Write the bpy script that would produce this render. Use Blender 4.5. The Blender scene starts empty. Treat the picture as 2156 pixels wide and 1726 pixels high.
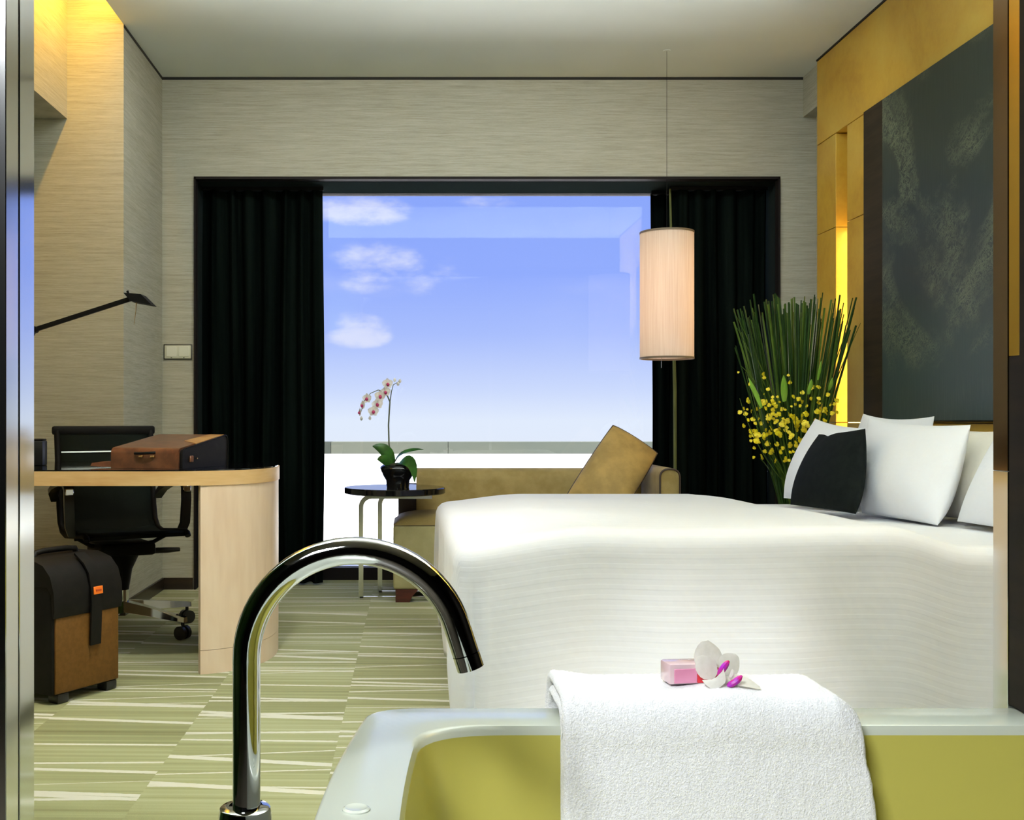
import bpy, bmesh, math, random
from mathutils import Vector, Matrix

random.seed(7)
R = math.radians
scn = bpy.context.scene
COL = scn.collection

# ------------------------------------------------------------------ camera
W, H, F = 2156.0, 1726.0, 2320.0
VX, VY = 869.0, 885.0          # vanishing point of the room axis in the frame
CH = 0.93                      # camera height
cam_d = bpy.data.cameras.new('camera')
cam = bpy.data.objects.new('camera', cam_d)
COL.objects.link(cam)
cam.location = (0, 0, CH)
cam.rotation_euler = (R(90), 0, 0)
cam_d.sensor_width = 36.0
cam_d.lens = F / W * 36.0
cam_d.shift_x = (W / 2 - VX) / W
cam_d.shift_y = -(H / 2 - VY) / W
cam_d.clip_start = 0.02
scn.camera = cam
scn.view_settings.view_transform = 'Standard'
scn.view_settings.look = 'None'
scn.view_settings.gamma = 1.0
scn.view_settings.use_curve_mapping = False
scn.view_settings.exposure = 0.0


def P(px, py, d):
    """place of a measured feature: image position plus its distance into the room"""
    return Vector(((px - VX) * d / F, d, CH + (VY - py) * d / F))


# ------------------------------------------------------------------ node helper
class NT:
    def __init__(self, tree):
        self.t = tree

    def n(self, kind, **kw):
        nd = self.t.nodes.new(kind)
        for k, v in kw.items():
            setattr(nd, k, v)
        return nd

    def link(self, a, b):
        self.t.links.new(a, b)

    def put(self, v, sock):
        if isinstance(v, E):
            self.link(v.s, sock)
        elif isinstance(v, bpy.types.NodeSocket):
            self.link(v, sock)
        else:
            sock.default_value = v

    def m(self, op, *a, clamp=False):
        nd = self.n('ShaderNodeMath', operation=op, use_clamp=clamp)
        for i, v in enumerate(a):
            self.put(v, nd.inputs[i])
        return E(self, nd.outputs[0])

    def noise(self, vec=None, scale=5, detail=2, rough=.5, dim='3D', w=None, dist=0):
        nd = self.n('ShaderNodeTexNoise', noise_dimensions=dim)
        if vec is not None:
            self.put(vec, nd.inputs['Vector'])
        if w is not None:
            self.put(w, nd.inputs['W'])
        nd.inputs['Scale'].default_value = scale
        nd.inputs['Detail'].default_value = detail
        nd.inputs['Roughness'].default_value = rough
        nd.inputs['Distortion'].default_value = dist
        return E(self, nd.outputs['Fac'] if 'Fac' in nd.outputs else nd.outputs[0])

    def white(self, x, y, z=0.0):
        nd = self.n('ShaderNodeTexWhiteNoise', noise_dimensions='3D')
        self.put(self.vec(x, y, z), nd.inputs['Vector'])
        return E(self, nd.outputs['Value'])

    def vec(self, x, y, z):
        nd = self.n('ShaderNodeCombineXYZ')
        for i, v in enumerate((x, y, z)):
            self.put(v, nd.inputs[i])
        return nd.outputs[0]

    def sep(self, v):
        nd = self.n('ShaderNodeSeparateXYZ')
        self.put(v, nd.inputs[0])
        return [E(self, o) for o in nd.outputs]

    def coord(self, which='Object'):
        return self.n('ShaderNodeTexCoord').outputs[which]

    def mapping(self, vec, scale=(1, 1, 1), loc=(0, 0, 0)):
        nd = self.n('ShaderNodeMapping')
        self.put(vec, nd.inputs['Vector'])
        nd.inputs['Scale'].default_value = scale
        nd.inputs['Location'].default_value = loc
        return nd.outputs[0]

    def mix(self, f, a, b):
        nd = self.n('ShaderNodeMix', data_type='RGBA')
        self.put(f, nd.inputs[0])
        self.put(a, nd.inputs[6])
        self.put(b, nd.inputs[7])
        return nd.outputs[2]

    def ramp(self, f, stops):
        nd = self.n('ShaderNodeValToRGB')
        self.put(f, nd.inputs[0])
        el = nd.color_ramp.elements
        while len(el) < len(stops):
            el.new(.5)
        for e, (p, c) in zip(el, stops):
            e.position = p
            e.color = c if len(c) == 4 else (*c, 1)
        return nd.outputs[0]

    def step(self, v, a, b):
        nd = self.n('ShaderNodeMapRange', interpolation_type='SMOOTHSTEP')
        self.put(v, nd.inputs['Value'])
        nd.inputs['From Min'].default_value = a
        nd.inputs['From Max'].default_value = b
        return E(self, nd.outputs['Result'])

    def bump(self, h, strength=.3, dist=.01):
        nd = self.n('ShaderNodeBump')
        nd.inputs['Strength'].default_value = strength
        nd.inputs['Distance'].default_value = dist
        self.put(h, nd.inputs['Height'])
        return nd.outputs[0]


class E:
    def __init__(self, nt, s):
        self.nt, self.s = nt, s

    def __add__(self, o): return self.nt.m('ADD', self, o)
    def __radd__(self, o): return self.nt.m('ADD', o, self)
    def __sub__(self, o): return self.nt.m('SUBTRACT', self, o)
    def __rsub__(self, o): return self.nt.m('SUBTRACT', o, self)
    def __mul__(self, o): return self.nt.m('MULTIPLY', self, o)
    def __rmul__(self, o): return self.nt.m('MULTIPLY', o, self)
    def __truediv__(self, o): return self.nt.m('DIVIDE', self, o)
    def floor(self): return self.nt.m('FLOOR', self)
    def abs(self): return self.nt.m('ABSOLUTE', self)
    def lt(self, o): return self.nt.m('LESS_THAN', self, o)
    def gt(self, o): return self.nt.m('GREATER_THAN', self, o)
    def max(self, o): return self.nt.m('MAXIMUM', self, o)
    def min(self, o): return self.nt.m('MINIMUM', self, o)
    def sin(self): return self.nt.m('SINE', self)


def srgb(r, g, b):
    f = lambda c: (c / 255 / 12.92) if c <= 10 else ((c / 255 + .055) / 1.055) ** 2.4
    return (f(r), f(g), f(b), 1.0)


def c4(c):
    return c if len(c) == 4 else (*c, 1.0)


# ------------------------------------------------------------------ world: blue sky, white towards the horizon, a few clouds
world = bpy.data.worlds.new('sky')
scn.world = world
world.use_nodes = True
world.node_tree.nodes.clear()
nt = NT(world.node_tree)
gx, gy, gz = nt.sep(nt.coord('Generated'))
vv = gz / (gx * gx + gy * gy).max(1e-4).__class__(nt, nt.m('SQRT', (gx * gx + gy * gy).max(1e-4)).s)
sky = nt.ramp((vv + .05) * 2.2, [(0.0, srgb(228, 236, 250)), (0.11, srgb(226, 237, 255)),
                                 (0.17, srgb(205, 220, 255)), (0.28, srgb(170, 192, 255)),
                                 (0.40, srgb(147, 174, 255)), (1.0, srgb(120, 152, 245))])
uu = gx / gy.abs().max(.02)
cn = nt.noise(nt.vec(uu * 26, vv * 55, gy), scale=1.0, detail=6, rough=.6)
cn2 = nt.noise(nt.vec(uu * 4, vv * 13, gy), scale=1.0, detail=4, rough=.55)


def blob(u0, v0, su, sv):
    a = (uu - u0) / su
    b = (vv - v0) / sv
    return nt.m('SUBTRACT', 1.0, a * a + b * b, clamp=True)


front = gy.gt(0.0)
bl = (blob(-.05, .190, .062, .017) + blob(-.035, .146, .052, .022) * .6 + blob(-.046, .082, .034, .022) * .75
      + blob(-.055, .074, .044, .010) * .55 + blob(.012, .133, .045, .026) * .45 + blob(-.045, .124, .03, .012) * .5
      + blob(.07, .198, .05, .008) * .4) * front
cl = nt.step(bl + (cn - .55) * 1.9, .05, 1.0) * nt.step(bl, .0, .45) * .72 + nt.step(cn2, .58, .85) * nt.step(vv, .03, .12) * .16
skyc = nt.mix(cl, sky, srgb(232, 236, 255))
bg = nt.n('ShaderNodeBackground')
nt.link(skyc, bg.inputs[0])
bg.inputs[1].default_value = 1.03
nt.link(bg.outputs[0], nt.n('ShaderNodeOutputWorld').inputs[0])

# ------------------------------------------------------------------ sun and the large lights
def light(name, kind, loc, energy, color, aim=None, **kw):
    d = bpy.data.lights.new(name, kind)
    d.energy = energy
    d.color = color
    for k, v in kw.items():
        setattr(d, k, v)
    o = bpy.data.objects.new(name, d)
    COL.objects.link(o)
    o.location = loc
    if aim is not None:
        o.rotation_euler = (Vector(aim) - Vector(loc)).to_track_quat('-Z', 'Y').to_euler()
    return o


light('sun', 'SUN', (3, 2, 9), 26.0, (1.0, .97, .93), aim=(3 - .45, 2 + .22, 9 - .87), angle=R(1))
# unseen area light above the view, added to brighten the window wall
light('added_wall_wash', 'AREA', (0.25, 4.70, 2.78), 18.5, (.95, 1.0, .97), aim=(0.25, 6.1, 1.30),
      shape='RECTANGLE', size=2.9, size_y=.14, spread=R(150))
# bathroom ceiling lamp and spot
light('bathroom_ceiling_light', 'AREA', (-.78, -.45, 2.30), 32.0, (.93, .97, 1.0), aim=(0.30, 1.0, 0.4),
      shape='RECTANGLE', size=.8, size_y=.5, spread=R(100))
light('bathroom_spot', 'SPOT', (0.45, 0.25, 2.30), 290.0, (1.0, .98, .98), aim=(0.70, 2.75, -.13),
      spot_size=R(22), spot_blend=1.0, shadow_soft_size=.06)
# two unseen upward fill lights, added to brighten ceiling and walls
light('added_uplight', 'AREA', (-.95, 1.85, 1.70), 50.0, (.91, .98, 1.0), aim=(-.95, 1.851, 2.82), shape='DISK', size=.35, spread=R(150))
light('added_uplight', 'AREA', (1.55, 1.95, 1.45), 155.0, (.91, .98, 1.0), aim=(1.55, 1.951, 2.82), shape='DISK', size=.35, spread=R(130))
# unseen spot from above, added to brighten carpet and desk panel
light('added_floor_spot', 'SPOT', (-.60, 2.85, 2.80), 210.0, (1.0, .98, .92), aim=(-.62, 3.65, 0), spot_size=R(68), spot_blend=.9, shadow_soft_size=.08)
# concealed warm strip on top of the ceiling edge
light('cove_light', 'AREA', (-1.40, 3.62, 2.985), 42.0, (1.0, .54, .07), aim=(-1.62, 3.62, 2.86),
      shape='RECTANGLE', size=3.1, size_y=.05)

# ------------------------------------------------------------------ materials
def pmat(name, color, rough=.5, metal=0.0, spec=.5, coat=0.0, coat_rough=.05, sheen=0.0, trans=0.0, ior=1.5):
    m = bpy.data.materials.new(name)
    m.use_nodes = True
    b = m.node_tree.nodes['Principled BSDF']
    b.inputs['Base Color'].default_value = c4(color)
    b.inputs['Roughness'].default_value = rough
    b.inputs['Metallic'].default_value = metal
    b.inputs['Specular IOR Level'].default_value = spec
    b.inputs['Coat Weight'].default_value = coat
    b.inputs['Coat Roughness'].default_value = coat_rough
    b.inputs['Sheen Weight'].default_value = sheen
    b.inputs['Transmission Weight'].default_value = trans
    b.inputs['IOR'].default_value = ior
    return m


def nodes(m):
    return NT(m.node_tree), m.node_tree.nodes['Principled BSDF']


def mottle(m, c1, c2, scale=(4, 4, 4), detail=4, bump=0, bdist=.002, lo=.35, hi=.65, coord='Object'):
    t, b = nodes(m)
    v = t.mapping(t.coord(coord), scale)
    n = t.noise(v, 1.0, detail, .6)
    t.link(t.mix(t.step(n, lo, hi), c4(c1), c4(c2)), b.inputs['Base Color'])
    if bump:
        t.link(t.bump(n, bump, bdist), b.inputs['Normal'])
    return m


M = {}
# grasscloth wallpaper: fine horizontal threads
m = M['wallpaper'] = pmat('wallpaper', (.4, .36, .25), .75, spec=.25)
t, b = nodes(m)
co = t.coord('Object')
n1 = t.noise(t.mapping(co, (9, 9, 230)), 1.0, 3, .6)
n2 = t.noise(t.mapping(co, (2.5, 2.5, 70)), 1.0, 2, .5)
n3 = t.noise(t.mapping(co, (60, 60, 500)), 1.0, 1, .5)
f = n1 * .55 + n2 * .3 + n3 * .15
t.link(t.ramp(f, [(.30, (.30, .290, .225)), (.5, (.40, .395, .325)), (.70, (.49, .490, .420))]), b.inputs['Base Color'])
t.link(t.bump(f, .15, .002), b.inputs['Normal'])

M['ceiling'] = mottle(pmat('ceiling_paint', (.74, .79, .75), .85, spec=.2), (.74, .785, .74), (.78, .825, .78), (.7, .7, .7))
M['gap'] = pmat('shadow_gap', (.02, .018, .015), .8)
M['dark_wood'] = mottle(pmat('dark_wood', (.02, .014, .01), .35), (.016, .011, .008), (.035, .022, .014), (3, 3, 30))

# golden stone panels
m = M['gold'] = pmat('golden_stone', (.5, .33, .1), .38, spec=.4)
t, b = nodes(m)
co = t.coord('Object')
n1 = t.noise(t.mapping(co, (2.2, 2.2, 2.2)), 1.0, 5, .6, dist=.6)
n2 = t.noise(t.mapping(co, (30, 30, 30)), 1.0, 3, .6)
t.link(t.ramp(n1 * .8 + n2 * .2, [(.3, (.44, .235, .022)), (.5, (.56, .34, .040)), (.72, (.62, .43, .070))]), b.inputs['Base Color'])
t.link(t.bump(n2, .05, .002), b.inputs['Normal'])

# carpet: columns 0.458 m wide of pale, slightly tilted lines on olive beige
m = M['carpet'] = pmat('carpet', (.3, .28, .15), .95, spec=.1, sheen=.2)
t, b = nodes(m)
X, Y, Z = t.sep(t.coord('Object'))
wob = t.noise(t.vec(X * 1.0, Y * 1.0, 0.0), 70, 2, .6)
xs = (X + .676 + (wob - .5) * .006) / .458
ci = xs.floor()
xl = xs - ci
line = None
for k, (pitch, tilt, dens, wmax) in enumerate([(.23, .045, .80, .0165), (.19, -.035, .55, .010), (.31, .02, .80, .0130), (.16, -.015, .45, .0050)]):
    s = (Y + (wob - .5) * .006 + t.white(ci, k * 3.1 + 1.0, 5.0) * pitch + (xl - .5) * (tilt * 1.0)) / pitch
    cell = s.floor()
    fr = s - cell
    h1 = t.white(ci, cell, k * 7.3 + 1)
    h2 = t.white(ci, cell, k * 7.3 + 2)
    h3 = t.white(ci, cell, k * 7.3 + 3)
    tl2 = (xl - .5) * (h3 - .5) * .42
    d = (fr + tl2 - (h2 * .4 + .3)).abs() * pitch
    on = nt_on = h1.lt(dens)
    w_ = (h3 * .7 + .3) * wmax
    l = t.m('SUBTRACT', 1.0, t.step(d - w_, -.001, .0015)) * on
    line = l if line is None else line.max(l)
band = t.noise(t.vec(ci * 3.7, Y * 2.3 + xl * .15, 0.0), 1.0, 3, .6)
fine = t.noise(t.vec(ci * 3.7, Y * 45 + xl * .5, 1.0), 1.0, 1, .5)
pile = t.noise(t.coord('Object'), 900, 1, .5)
base = t.ramp(band * .55 + fine * .35 + pile * .1, [(.33, (.17, .170, .065)), (.5, (.30, .31, .145)), (.68, (.44, .455, .27))])
colr = t.mix(line * .95, base, (.62, .61, .51, 1))
t.link(colr, b.inputs['Base Color'])
t.link(t.bump(pile + line * .5, .5, .003), b.inputs['Normal'])

# maple veneer
def wood(name, c1, c2, c3, sc=(1.2, 1.2, 9), rough=.3, coat=.3):
    m = pmat(name, c2, rough, spec=.3, coat=coat, coat_rough=.18)
    t, b = nodes(m)
    co = t.coord('Object')
    n1 = t.noise(t.mapping(co, sc), 1.0, 4, .55, dist=.3)
    n2 = t.noise(t.mapping(co, tuple(7 * q for q in sc)), 1.0, 2, .5)
    t.link(t.ramp(n1 * .75 + n2 * .25, [(.33, c1), (.52, c2), (.7, c3)]), b.inputs['Base Color'])
    return m


M['maple'] = wood('maple_veneer', (.68, .50, .36), (.78, .61, .46), (.85, .70, .55), (5, 5, .9), .42, .0)
M['maple_edge'] = wood('maple_edge', (.56, .33, .13), (.64, .42, .19), (.72, .50, .26), (2, 2, 14), .40, .0)
M['black_glass'] = pmat('black_glass', (.006, .006, .007), .05, spec=.6)
M['steel'] = pmat('polished_steel', (.82, .84, .86), .09, 1.0)
M['steel_b'] = pmat('brushed_steel', (.84, .84, .83), .14, 1.0)
M['brown_reflection'] = pmat('steel_brown_reflection', (.30, .20, .12), .12, 1.0)  # brown room reflection painted into the upper jamb's metal colour
M['amber_reflection'] = pmat('steel_amber_reflection', (.85, .52, .08), .14, 1.0)  # reflection of the cove-lit wall, painted in as an amber metal colour
M['chrome'] = pmat('chrome', (.60, .61, .60), .045, 1.0)
M['chrome_satin'] = pmat('satin_chrome', (.70, .70, .68), .18, 1.0)
M['black_plastic'] = pmat('black_plastic', (.012, .012, .013), .35)
M['black_metal'] = pmat('black_metal', (.008, .008, .009), .55, spec=.12)

m = M['curtain'] = pmat('black_green_curtain', (.003, .005, .004), .9, spec=.0)
mottle(m, (.0022, .0038, .0033), (.0055, .0090, .0076), (14, 14, .6), 2)
M['lining'] = pmat('curtain_lining', (.10, .12, .035), .8)
M['soffit'] = pmat('recess_grey', (.020, .028, .028), .95, spec=.0)
M['frame'] = pmat('window_frame', (.016, .013, .013), .6, spec=.12)

# window glass
m = bpy.data.materials.new('window_glass')
m.use_nodes = True
m.node_tree.nodes.clear()
t = NT(m.node_tree)
fr = t.n('ShaderNodeFresnel')
fr.inputs[0].default_value = 1.34
mx = t.n('ShaderNodeMixShader')
g = t.n('ShaderNodeBsdfGlossy')
g.inputs['Roughness'].default_value = 0.0
g.inputs['Color'].default_value = (.9, .95, 1, 1)
tr = t.n('ShaderNodeBsdfTransparent')
t.link(fr.outputs[0], mx.inputs[0])
t.link(tr.outputs[0], mx.inputs[1])
t.link(g.outputs[0], mx.inputs[2])
t.link(mx.outputs[0], t.n('ShaderNodeOutputMaterial').inputs[0])
M['glass'] = m

M['white_render'] = mottle(pmat('white_render', (.86, .86, .86), .9), (.85, .85, .86), (.88, .88, .88), (1, 1, 1))
M['coping'] = mottle(pmat('coping_stone', (.10, .12, .085), .8), (.044, .056, .043), (.060, .068, .048), (.5, 1, 1))
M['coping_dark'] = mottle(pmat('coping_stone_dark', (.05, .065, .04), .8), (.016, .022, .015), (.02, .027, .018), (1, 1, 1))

# linen
def linen(name, c, stripes=True):
    m = pmat(name, c, .7, spec=.2, sheen=.15)
    t, b = nodes(m)
    if stripes:
        u, v, _ = t.sep(t.coord('UV'))
        s = nt_s = (v * (math.pi * 2 / .026)).sin()
        s = t.step(s, -.2, .6)
        n = t.noise(t.coord('Object'), 6, 3, .6)
        t.link(t.mix(s, c4(tuple(q * .986 for q in c[:3])), c4(c)), b.inputs['Base Color'])
        t.link(t.bump(n * 1.0 + s * .04, .22, .02), b.inputs['Normal'])
    else:
        n = t.noise(t.coord('Object'), 14, 3, .6)
        n2 = t.noise(t.coord('Object'), 500, 1, .5)
        t.link(t.bump(n + n2 * .04, .35, .012), b.inputs['Normal'])
    return m


M['duvet'] = linen('striped_white_cotton', (.81, .82, .85))
M['pillow'] = linen('white_cotton', (.82, .84, .88), False)
M['pillow_cream'] = linen('ivory_cotton', (.72, .69, .60), False)
M['black_fabric'] = mottle(pmat('black_fabric', (.004, .006, .006), .85, spec=.1), (.0035, .005, .005), (.006, .008, .0075), (40, 40, 40))


def velvet(name, a, bcol):
    m = pmat(name, a, .6, spec=.2, sheen=.1)
    t, b = nodes(m)
    n = t.noise(t.coord('Object'), 9, 4, .6)
    n2 = t.noise(t.coord('Object'), 220, 1, .5)
    t.link(t.mix(t.step(n, .35, .68), c4(a), c4(bcol)), b.inputs['Base Color'])
    t.link(t.bump(n2 + n * .6, .15, .004), b.inputs['Normal'])
    return m


M['sofa'] = velvet('olive_velvet', (.28, .205, .070), (.36, .27, .105))
M['sofa_light'] = velvet('pale_olive_fabric', (.40, .36, .18), (.46, .42, .22))
M['gold_velvet'] = velvet('gold_satin', (.32, .22, .075), (.44, .30, .10))
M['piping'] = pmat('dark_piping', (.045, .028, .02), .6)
M['mahogany'] = mottle(pmat('mahogany', (.08, .014, .010), .3, coat=.3), (.06, .01, .008), (.11, .02, .014), (8, 8, 30))

m = M['tub'] = pmat('ivory_acrylic_warm_lit', (.50, .46, .105), .30, spec=.4, coat=.3, coat_rough=.2)  # yellow light inside the tub is painted into the basin colour
M['tub_rim'] = pmat('acrylic_rim_reflection', (.56, .60, .52), .25, spec=.6, coat=.6, coat_rough=.15)  # same acrylic as the basin, window reflection painted in as a paler colour

m = M['towel'] = pmat('white_terry', (.85, .86, .88), .95, spec=.05, sheen=.4)
t, b = nodes(m)
n = t.noise(t.coord('Object'), 380, 2, .7)
n2 = t.noise(t.coord('Object'), 160, 2, .7)
t.link(t.mix(t.step(n, .3, .7), (.78, .79, .81, 1), (.90, .91, .93, 1)), b.inputs['Base Color'])
t.link(t.bump(n + n2 * .5, .5, .004), b.inputs['Normal'])

# lamp shade
m = M['shade'] = bpy.data.materials.new('pleated_shade')
m.use_nodes = True
m.node_tree.nodes.clear()
t = NT(m.node_tree)
mx = t.n('ShaderNodeMixShader')
mx.inputs[0].default_value = .55
df = t.n('ShaderNodeBsdfDiffuse')
tl = t.n('ShaderNodeBsdfTranslucent')
sn = t.noise(t.mapping(t.coord('Object'), (160, 160, 3)), 1.0, 2, .6)
t.link(t.mix(t.step(sn, .3, .7), (.80, .70, .60, 1), (.90, .82, .72, 1)), df.inputs[0])
t.link(t.mix(t.step(sn, .3, .7), (.82, .71, .62, 1), (.90, .81, .73, 1)), tl.inputs[0])
t.link(df.outputs[0], mx.inputs[1])
t.link(tl.outputs[0], mx.inputs[2])
t.link(mx.outputs[0], t.n('ShaderNodeOutputMaterial').inputs[0])
M['shade_band'] = pmat('shade_band', (.16, .12, .08), .5)


def emit(name, color, strength):
    m = bpy.data.materials.new(name)
    m.use_nodes = True
    m.node_tree.nodes.clear()
    t = NT(m.node_tree)
    e = t.n('ShaderNodeEmission')
    e.inputs[0].default_value = c4(color)
    e.inputs[1].default_value = strength
    t.link(e.outputs[0], t.n('ShaderNodeOutputMaterial').inputs[0])
    return m


M['tube_lamp'] = emit('warm_tube', (1.0, .70, .24), 9.0)
M['bulb'] = emit('bulb_glow', (1.0, .80, .67), 8.0)

# art print: dark blue-grey panel with pale brush strokes
m = M['print'] = pmat('landscape_print', (.05, .06, .06), .45, spec=.35)
t, b = nodes(m)
ax, ay, az = t.sep(t.coord('Object'))
az = az + .92
u = ay
diag = az * 1.0 + u * .55
big = t.noise(t.vec(0.0, u * 1.6, az * 2.2), 1.0, 4, .6, dist=1.0)
fol = t.noise(t.vec(0.0, u * 24, az * 26), 1.0, 5, .7, dist=2.2)
ridge = t.m('SUBTRACT', 1.0, (fol - .5).abs() * 16, clamp=True)
mask = t.step(big, .46, .62) * t.step(az, 1.08, 1.2)
thread = t.noise(t.vec(0.0, u * 160, az * 6), 1.0, 2, .6)
branch = t.noise(t.vec(3.0, diag * 17, u * 3.5), 1.0, 3, .6, dist=.8)
br = t.m('SUBTRACT', 1.0, (branch - .5).abs() * 40, clamp=True) * mask
c0 = t.mix(t.step(az, 1.12, 1.6), (.042, .064, .062, 1), (.020, .030, .022, 1))
c1 = t.mix(thread * .35, c0, (.050, .064, .048, 1))
c2 = t.mix((ridge * mask).max(br) * .9, c1, (.15, .17, .105, 1))
c3 = t.mix(t.step(thread, .5, .7) * t.m('SUBTRACT', 1.0, t.step(az, 1.02, 1.14)) * .6, c2, (.075, .098, .088, 1))
t.link(c3, b.inputs['Base Color'])
t.link(t.bump(thread + ridge * mask, .15, .002), b.inputs['Normal'])
M['art_frame'] = mottle(pmat('art_frame_brown', (.035, .026, .016), .7, spec=.1), (.030, .023, .014), (.042, .030, .018), (2, 2, 30))

M['leaf_dark'] = mottle(pmat('reed_green', (.03, .06, .015), .5, spec=.2), (.008, .026, .004), (.030, .072, .010), (30, 30, 4))
M['leaf_mid'] = mottle(pmat('reed_olive', (.06, .09, .02), .5, spec=.2), (.035, .075, .008), (.10, .16, .02), (30, 30, 4))
M['leaf_lime'] = mottle(pmat('lime_leaf', (.22, .42, .04), .4), (.18, .38, .03), (.28, .50, .06), (30, 30, 8))
M['orchid_leaf'] = mottle(pmat('orchid_leaf', (.025, .10, .012), .3), (.018, .07, .010), (.035, .15, .018), (12, 12, 12))
M['stem'] = pmat('orchid_stem', (.10, .12, .07), .5)
M['yellow'] = mottle(pmat('yellow_blossom', (.72, .58, .02), .5), (.66, .44, .0), (.93, .80, .02), (60, 60, 60))
M['petal'] = m = bpy.data.materials.new('white_petal')
m.use_nodes = True
m.node_tree.nodes.clear()
t = NT(m.node_tree)
mx = t.n('ShaderNodeMixShader')
mx.inputs[0].default_value = .5
df, tl = t.n('ShaderNodeBsdfDiffuse'), t.n('ShaderNodeBsdfTranslucent')
pn = t.step(t.noise(t.coord('Object'), 120, 2, .5), .3, .7)
t.link(t.mix(pn, (.86, .85, .80, 1), (.92, .91, .87, 1)), df.inputs[0])
t.link(t.mix(pn, (.86, .85, .80, 1), (.92, .91, .87, 1)), tl.inputs[0])
t.link(df.outputs[0], mx.inputs[1])
t.link(tl.outputs[0], mx.inputs[2])
t.link(mx.outputs[0], t.n('ShaderNodeOutputMaterial').inputs[0])
M['magenta'] = mottle(pmat('magenta_lip', (.50, .01, .30), .4), (.62, .01, .10), (.42, .02, .50), (90, 90, 90))
M['pink_lip'] = pmat('crimson_lip', (.52, .03, .16), .45)
M['pot'] = pmat('black_ceramic', (.008, .008, .009), .12, spec=.6)
M['vase'] = pmat('dark_vase', (.010, .014, .010), .15, spec=.6)
M['soil'] = pmat('moss', (.03, .03, .012), .9)

M['leather'] = mottle(pmat('brown_leather', (.13, .045, .018), .32, coat=.2), (.10, .034, .014), (.17, .062, .024), (20, 20, 20), bump=.1)
M['leather_dark'] = mottle(pmat('dark_leather', (.014, .012, .010), .5, spec=.2), (.0032, .003, .0028), (.0065, .0056, .005), (30, 30, 30), bump=.1)
M['tan_leather'] = mottle(pmat('tan_leather', (.40, .20, .06), .4), (.34, .16, .05), (.44, .24, .08), (20, 20, 20))
M['case_brown'] = mottle(pmat('case_canvas', (.13, .058, .009), .6, spec=.3), (.118, .052, .008), (.145, .065, .011), (60, 60, 60), bump=.1)
M['orange'] = pmat('orange_tag', (.90, .19, .01), .5)
M['orange_dark'] = pmat('orange_print', (.55, .07, .01), .5)
M['gold_metal'] = pmat('gold_clasp', (.80, .52, .25), .2, 1.0)
M['mesh_black'] = pmat('black_mesh', (.010, .012, .012), .6)
# see-through chair mesh
m = M['chair_mesh'] = bpy.data.materials.new('chair_mesh')
m.use_nodes = True
t, b = nodes(m)
b.inputs['Base Color'].default_value = (.010, .014, .013, 1)
b.inputs['Roughness'].default_value = .7
b.inputs['Specular IOR Level'].default_value = .05
b.inputs['Alpha'].default_value = .93
M['switch_white'] = pmat('switch_plate', (.62, .64, .52), .35)
M['switch_key'] = pmat('switch_key', (.68, .70, .60), .3)
M['switch_edge'] = pmat('switch_edge', (.07, .07, .055), .4)
M['soap_wrap'] = pmat('soap_wrapper', (.66, .48, .52), .15, coat=.5)
M['soap_pink'] = pmat('soap_pink', (.70, .26, .42), .25, coat=.4)
M['soap_red'] = pmat('soap_red', (.66, .03, .045), .25, coat=.4)
M['bath_wall'] = mottle(pmat('bathroom_dark_panel', (.012, .009, .006), .5, spec=.12), (.008, .006, .004), (.015, .010, .006), (4, 4, 30))
M['bath_floor'] = mottle(pmat('bathroom_stone', (.10, .09, .06), .4), (.08, .07, .05), (.13, .11, .08), (4, 4, 4))
M['bath_ceiling'] = pmat('bathroom_ceiling', (.55, .52, .45), .8)
M['green_panel'] = mottle(pmat('dark_green_glass', (.02, .05, .012), .25), (.016, .042, .010), (.026, .060, .014), (2, 2, 2))
M['headboard'] = mottle(pmat('headboard_fabric', (.16, .12, .07), .7), (.14, .10, .06), (.18, .14, .08), (40, 40, 40))

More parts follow.
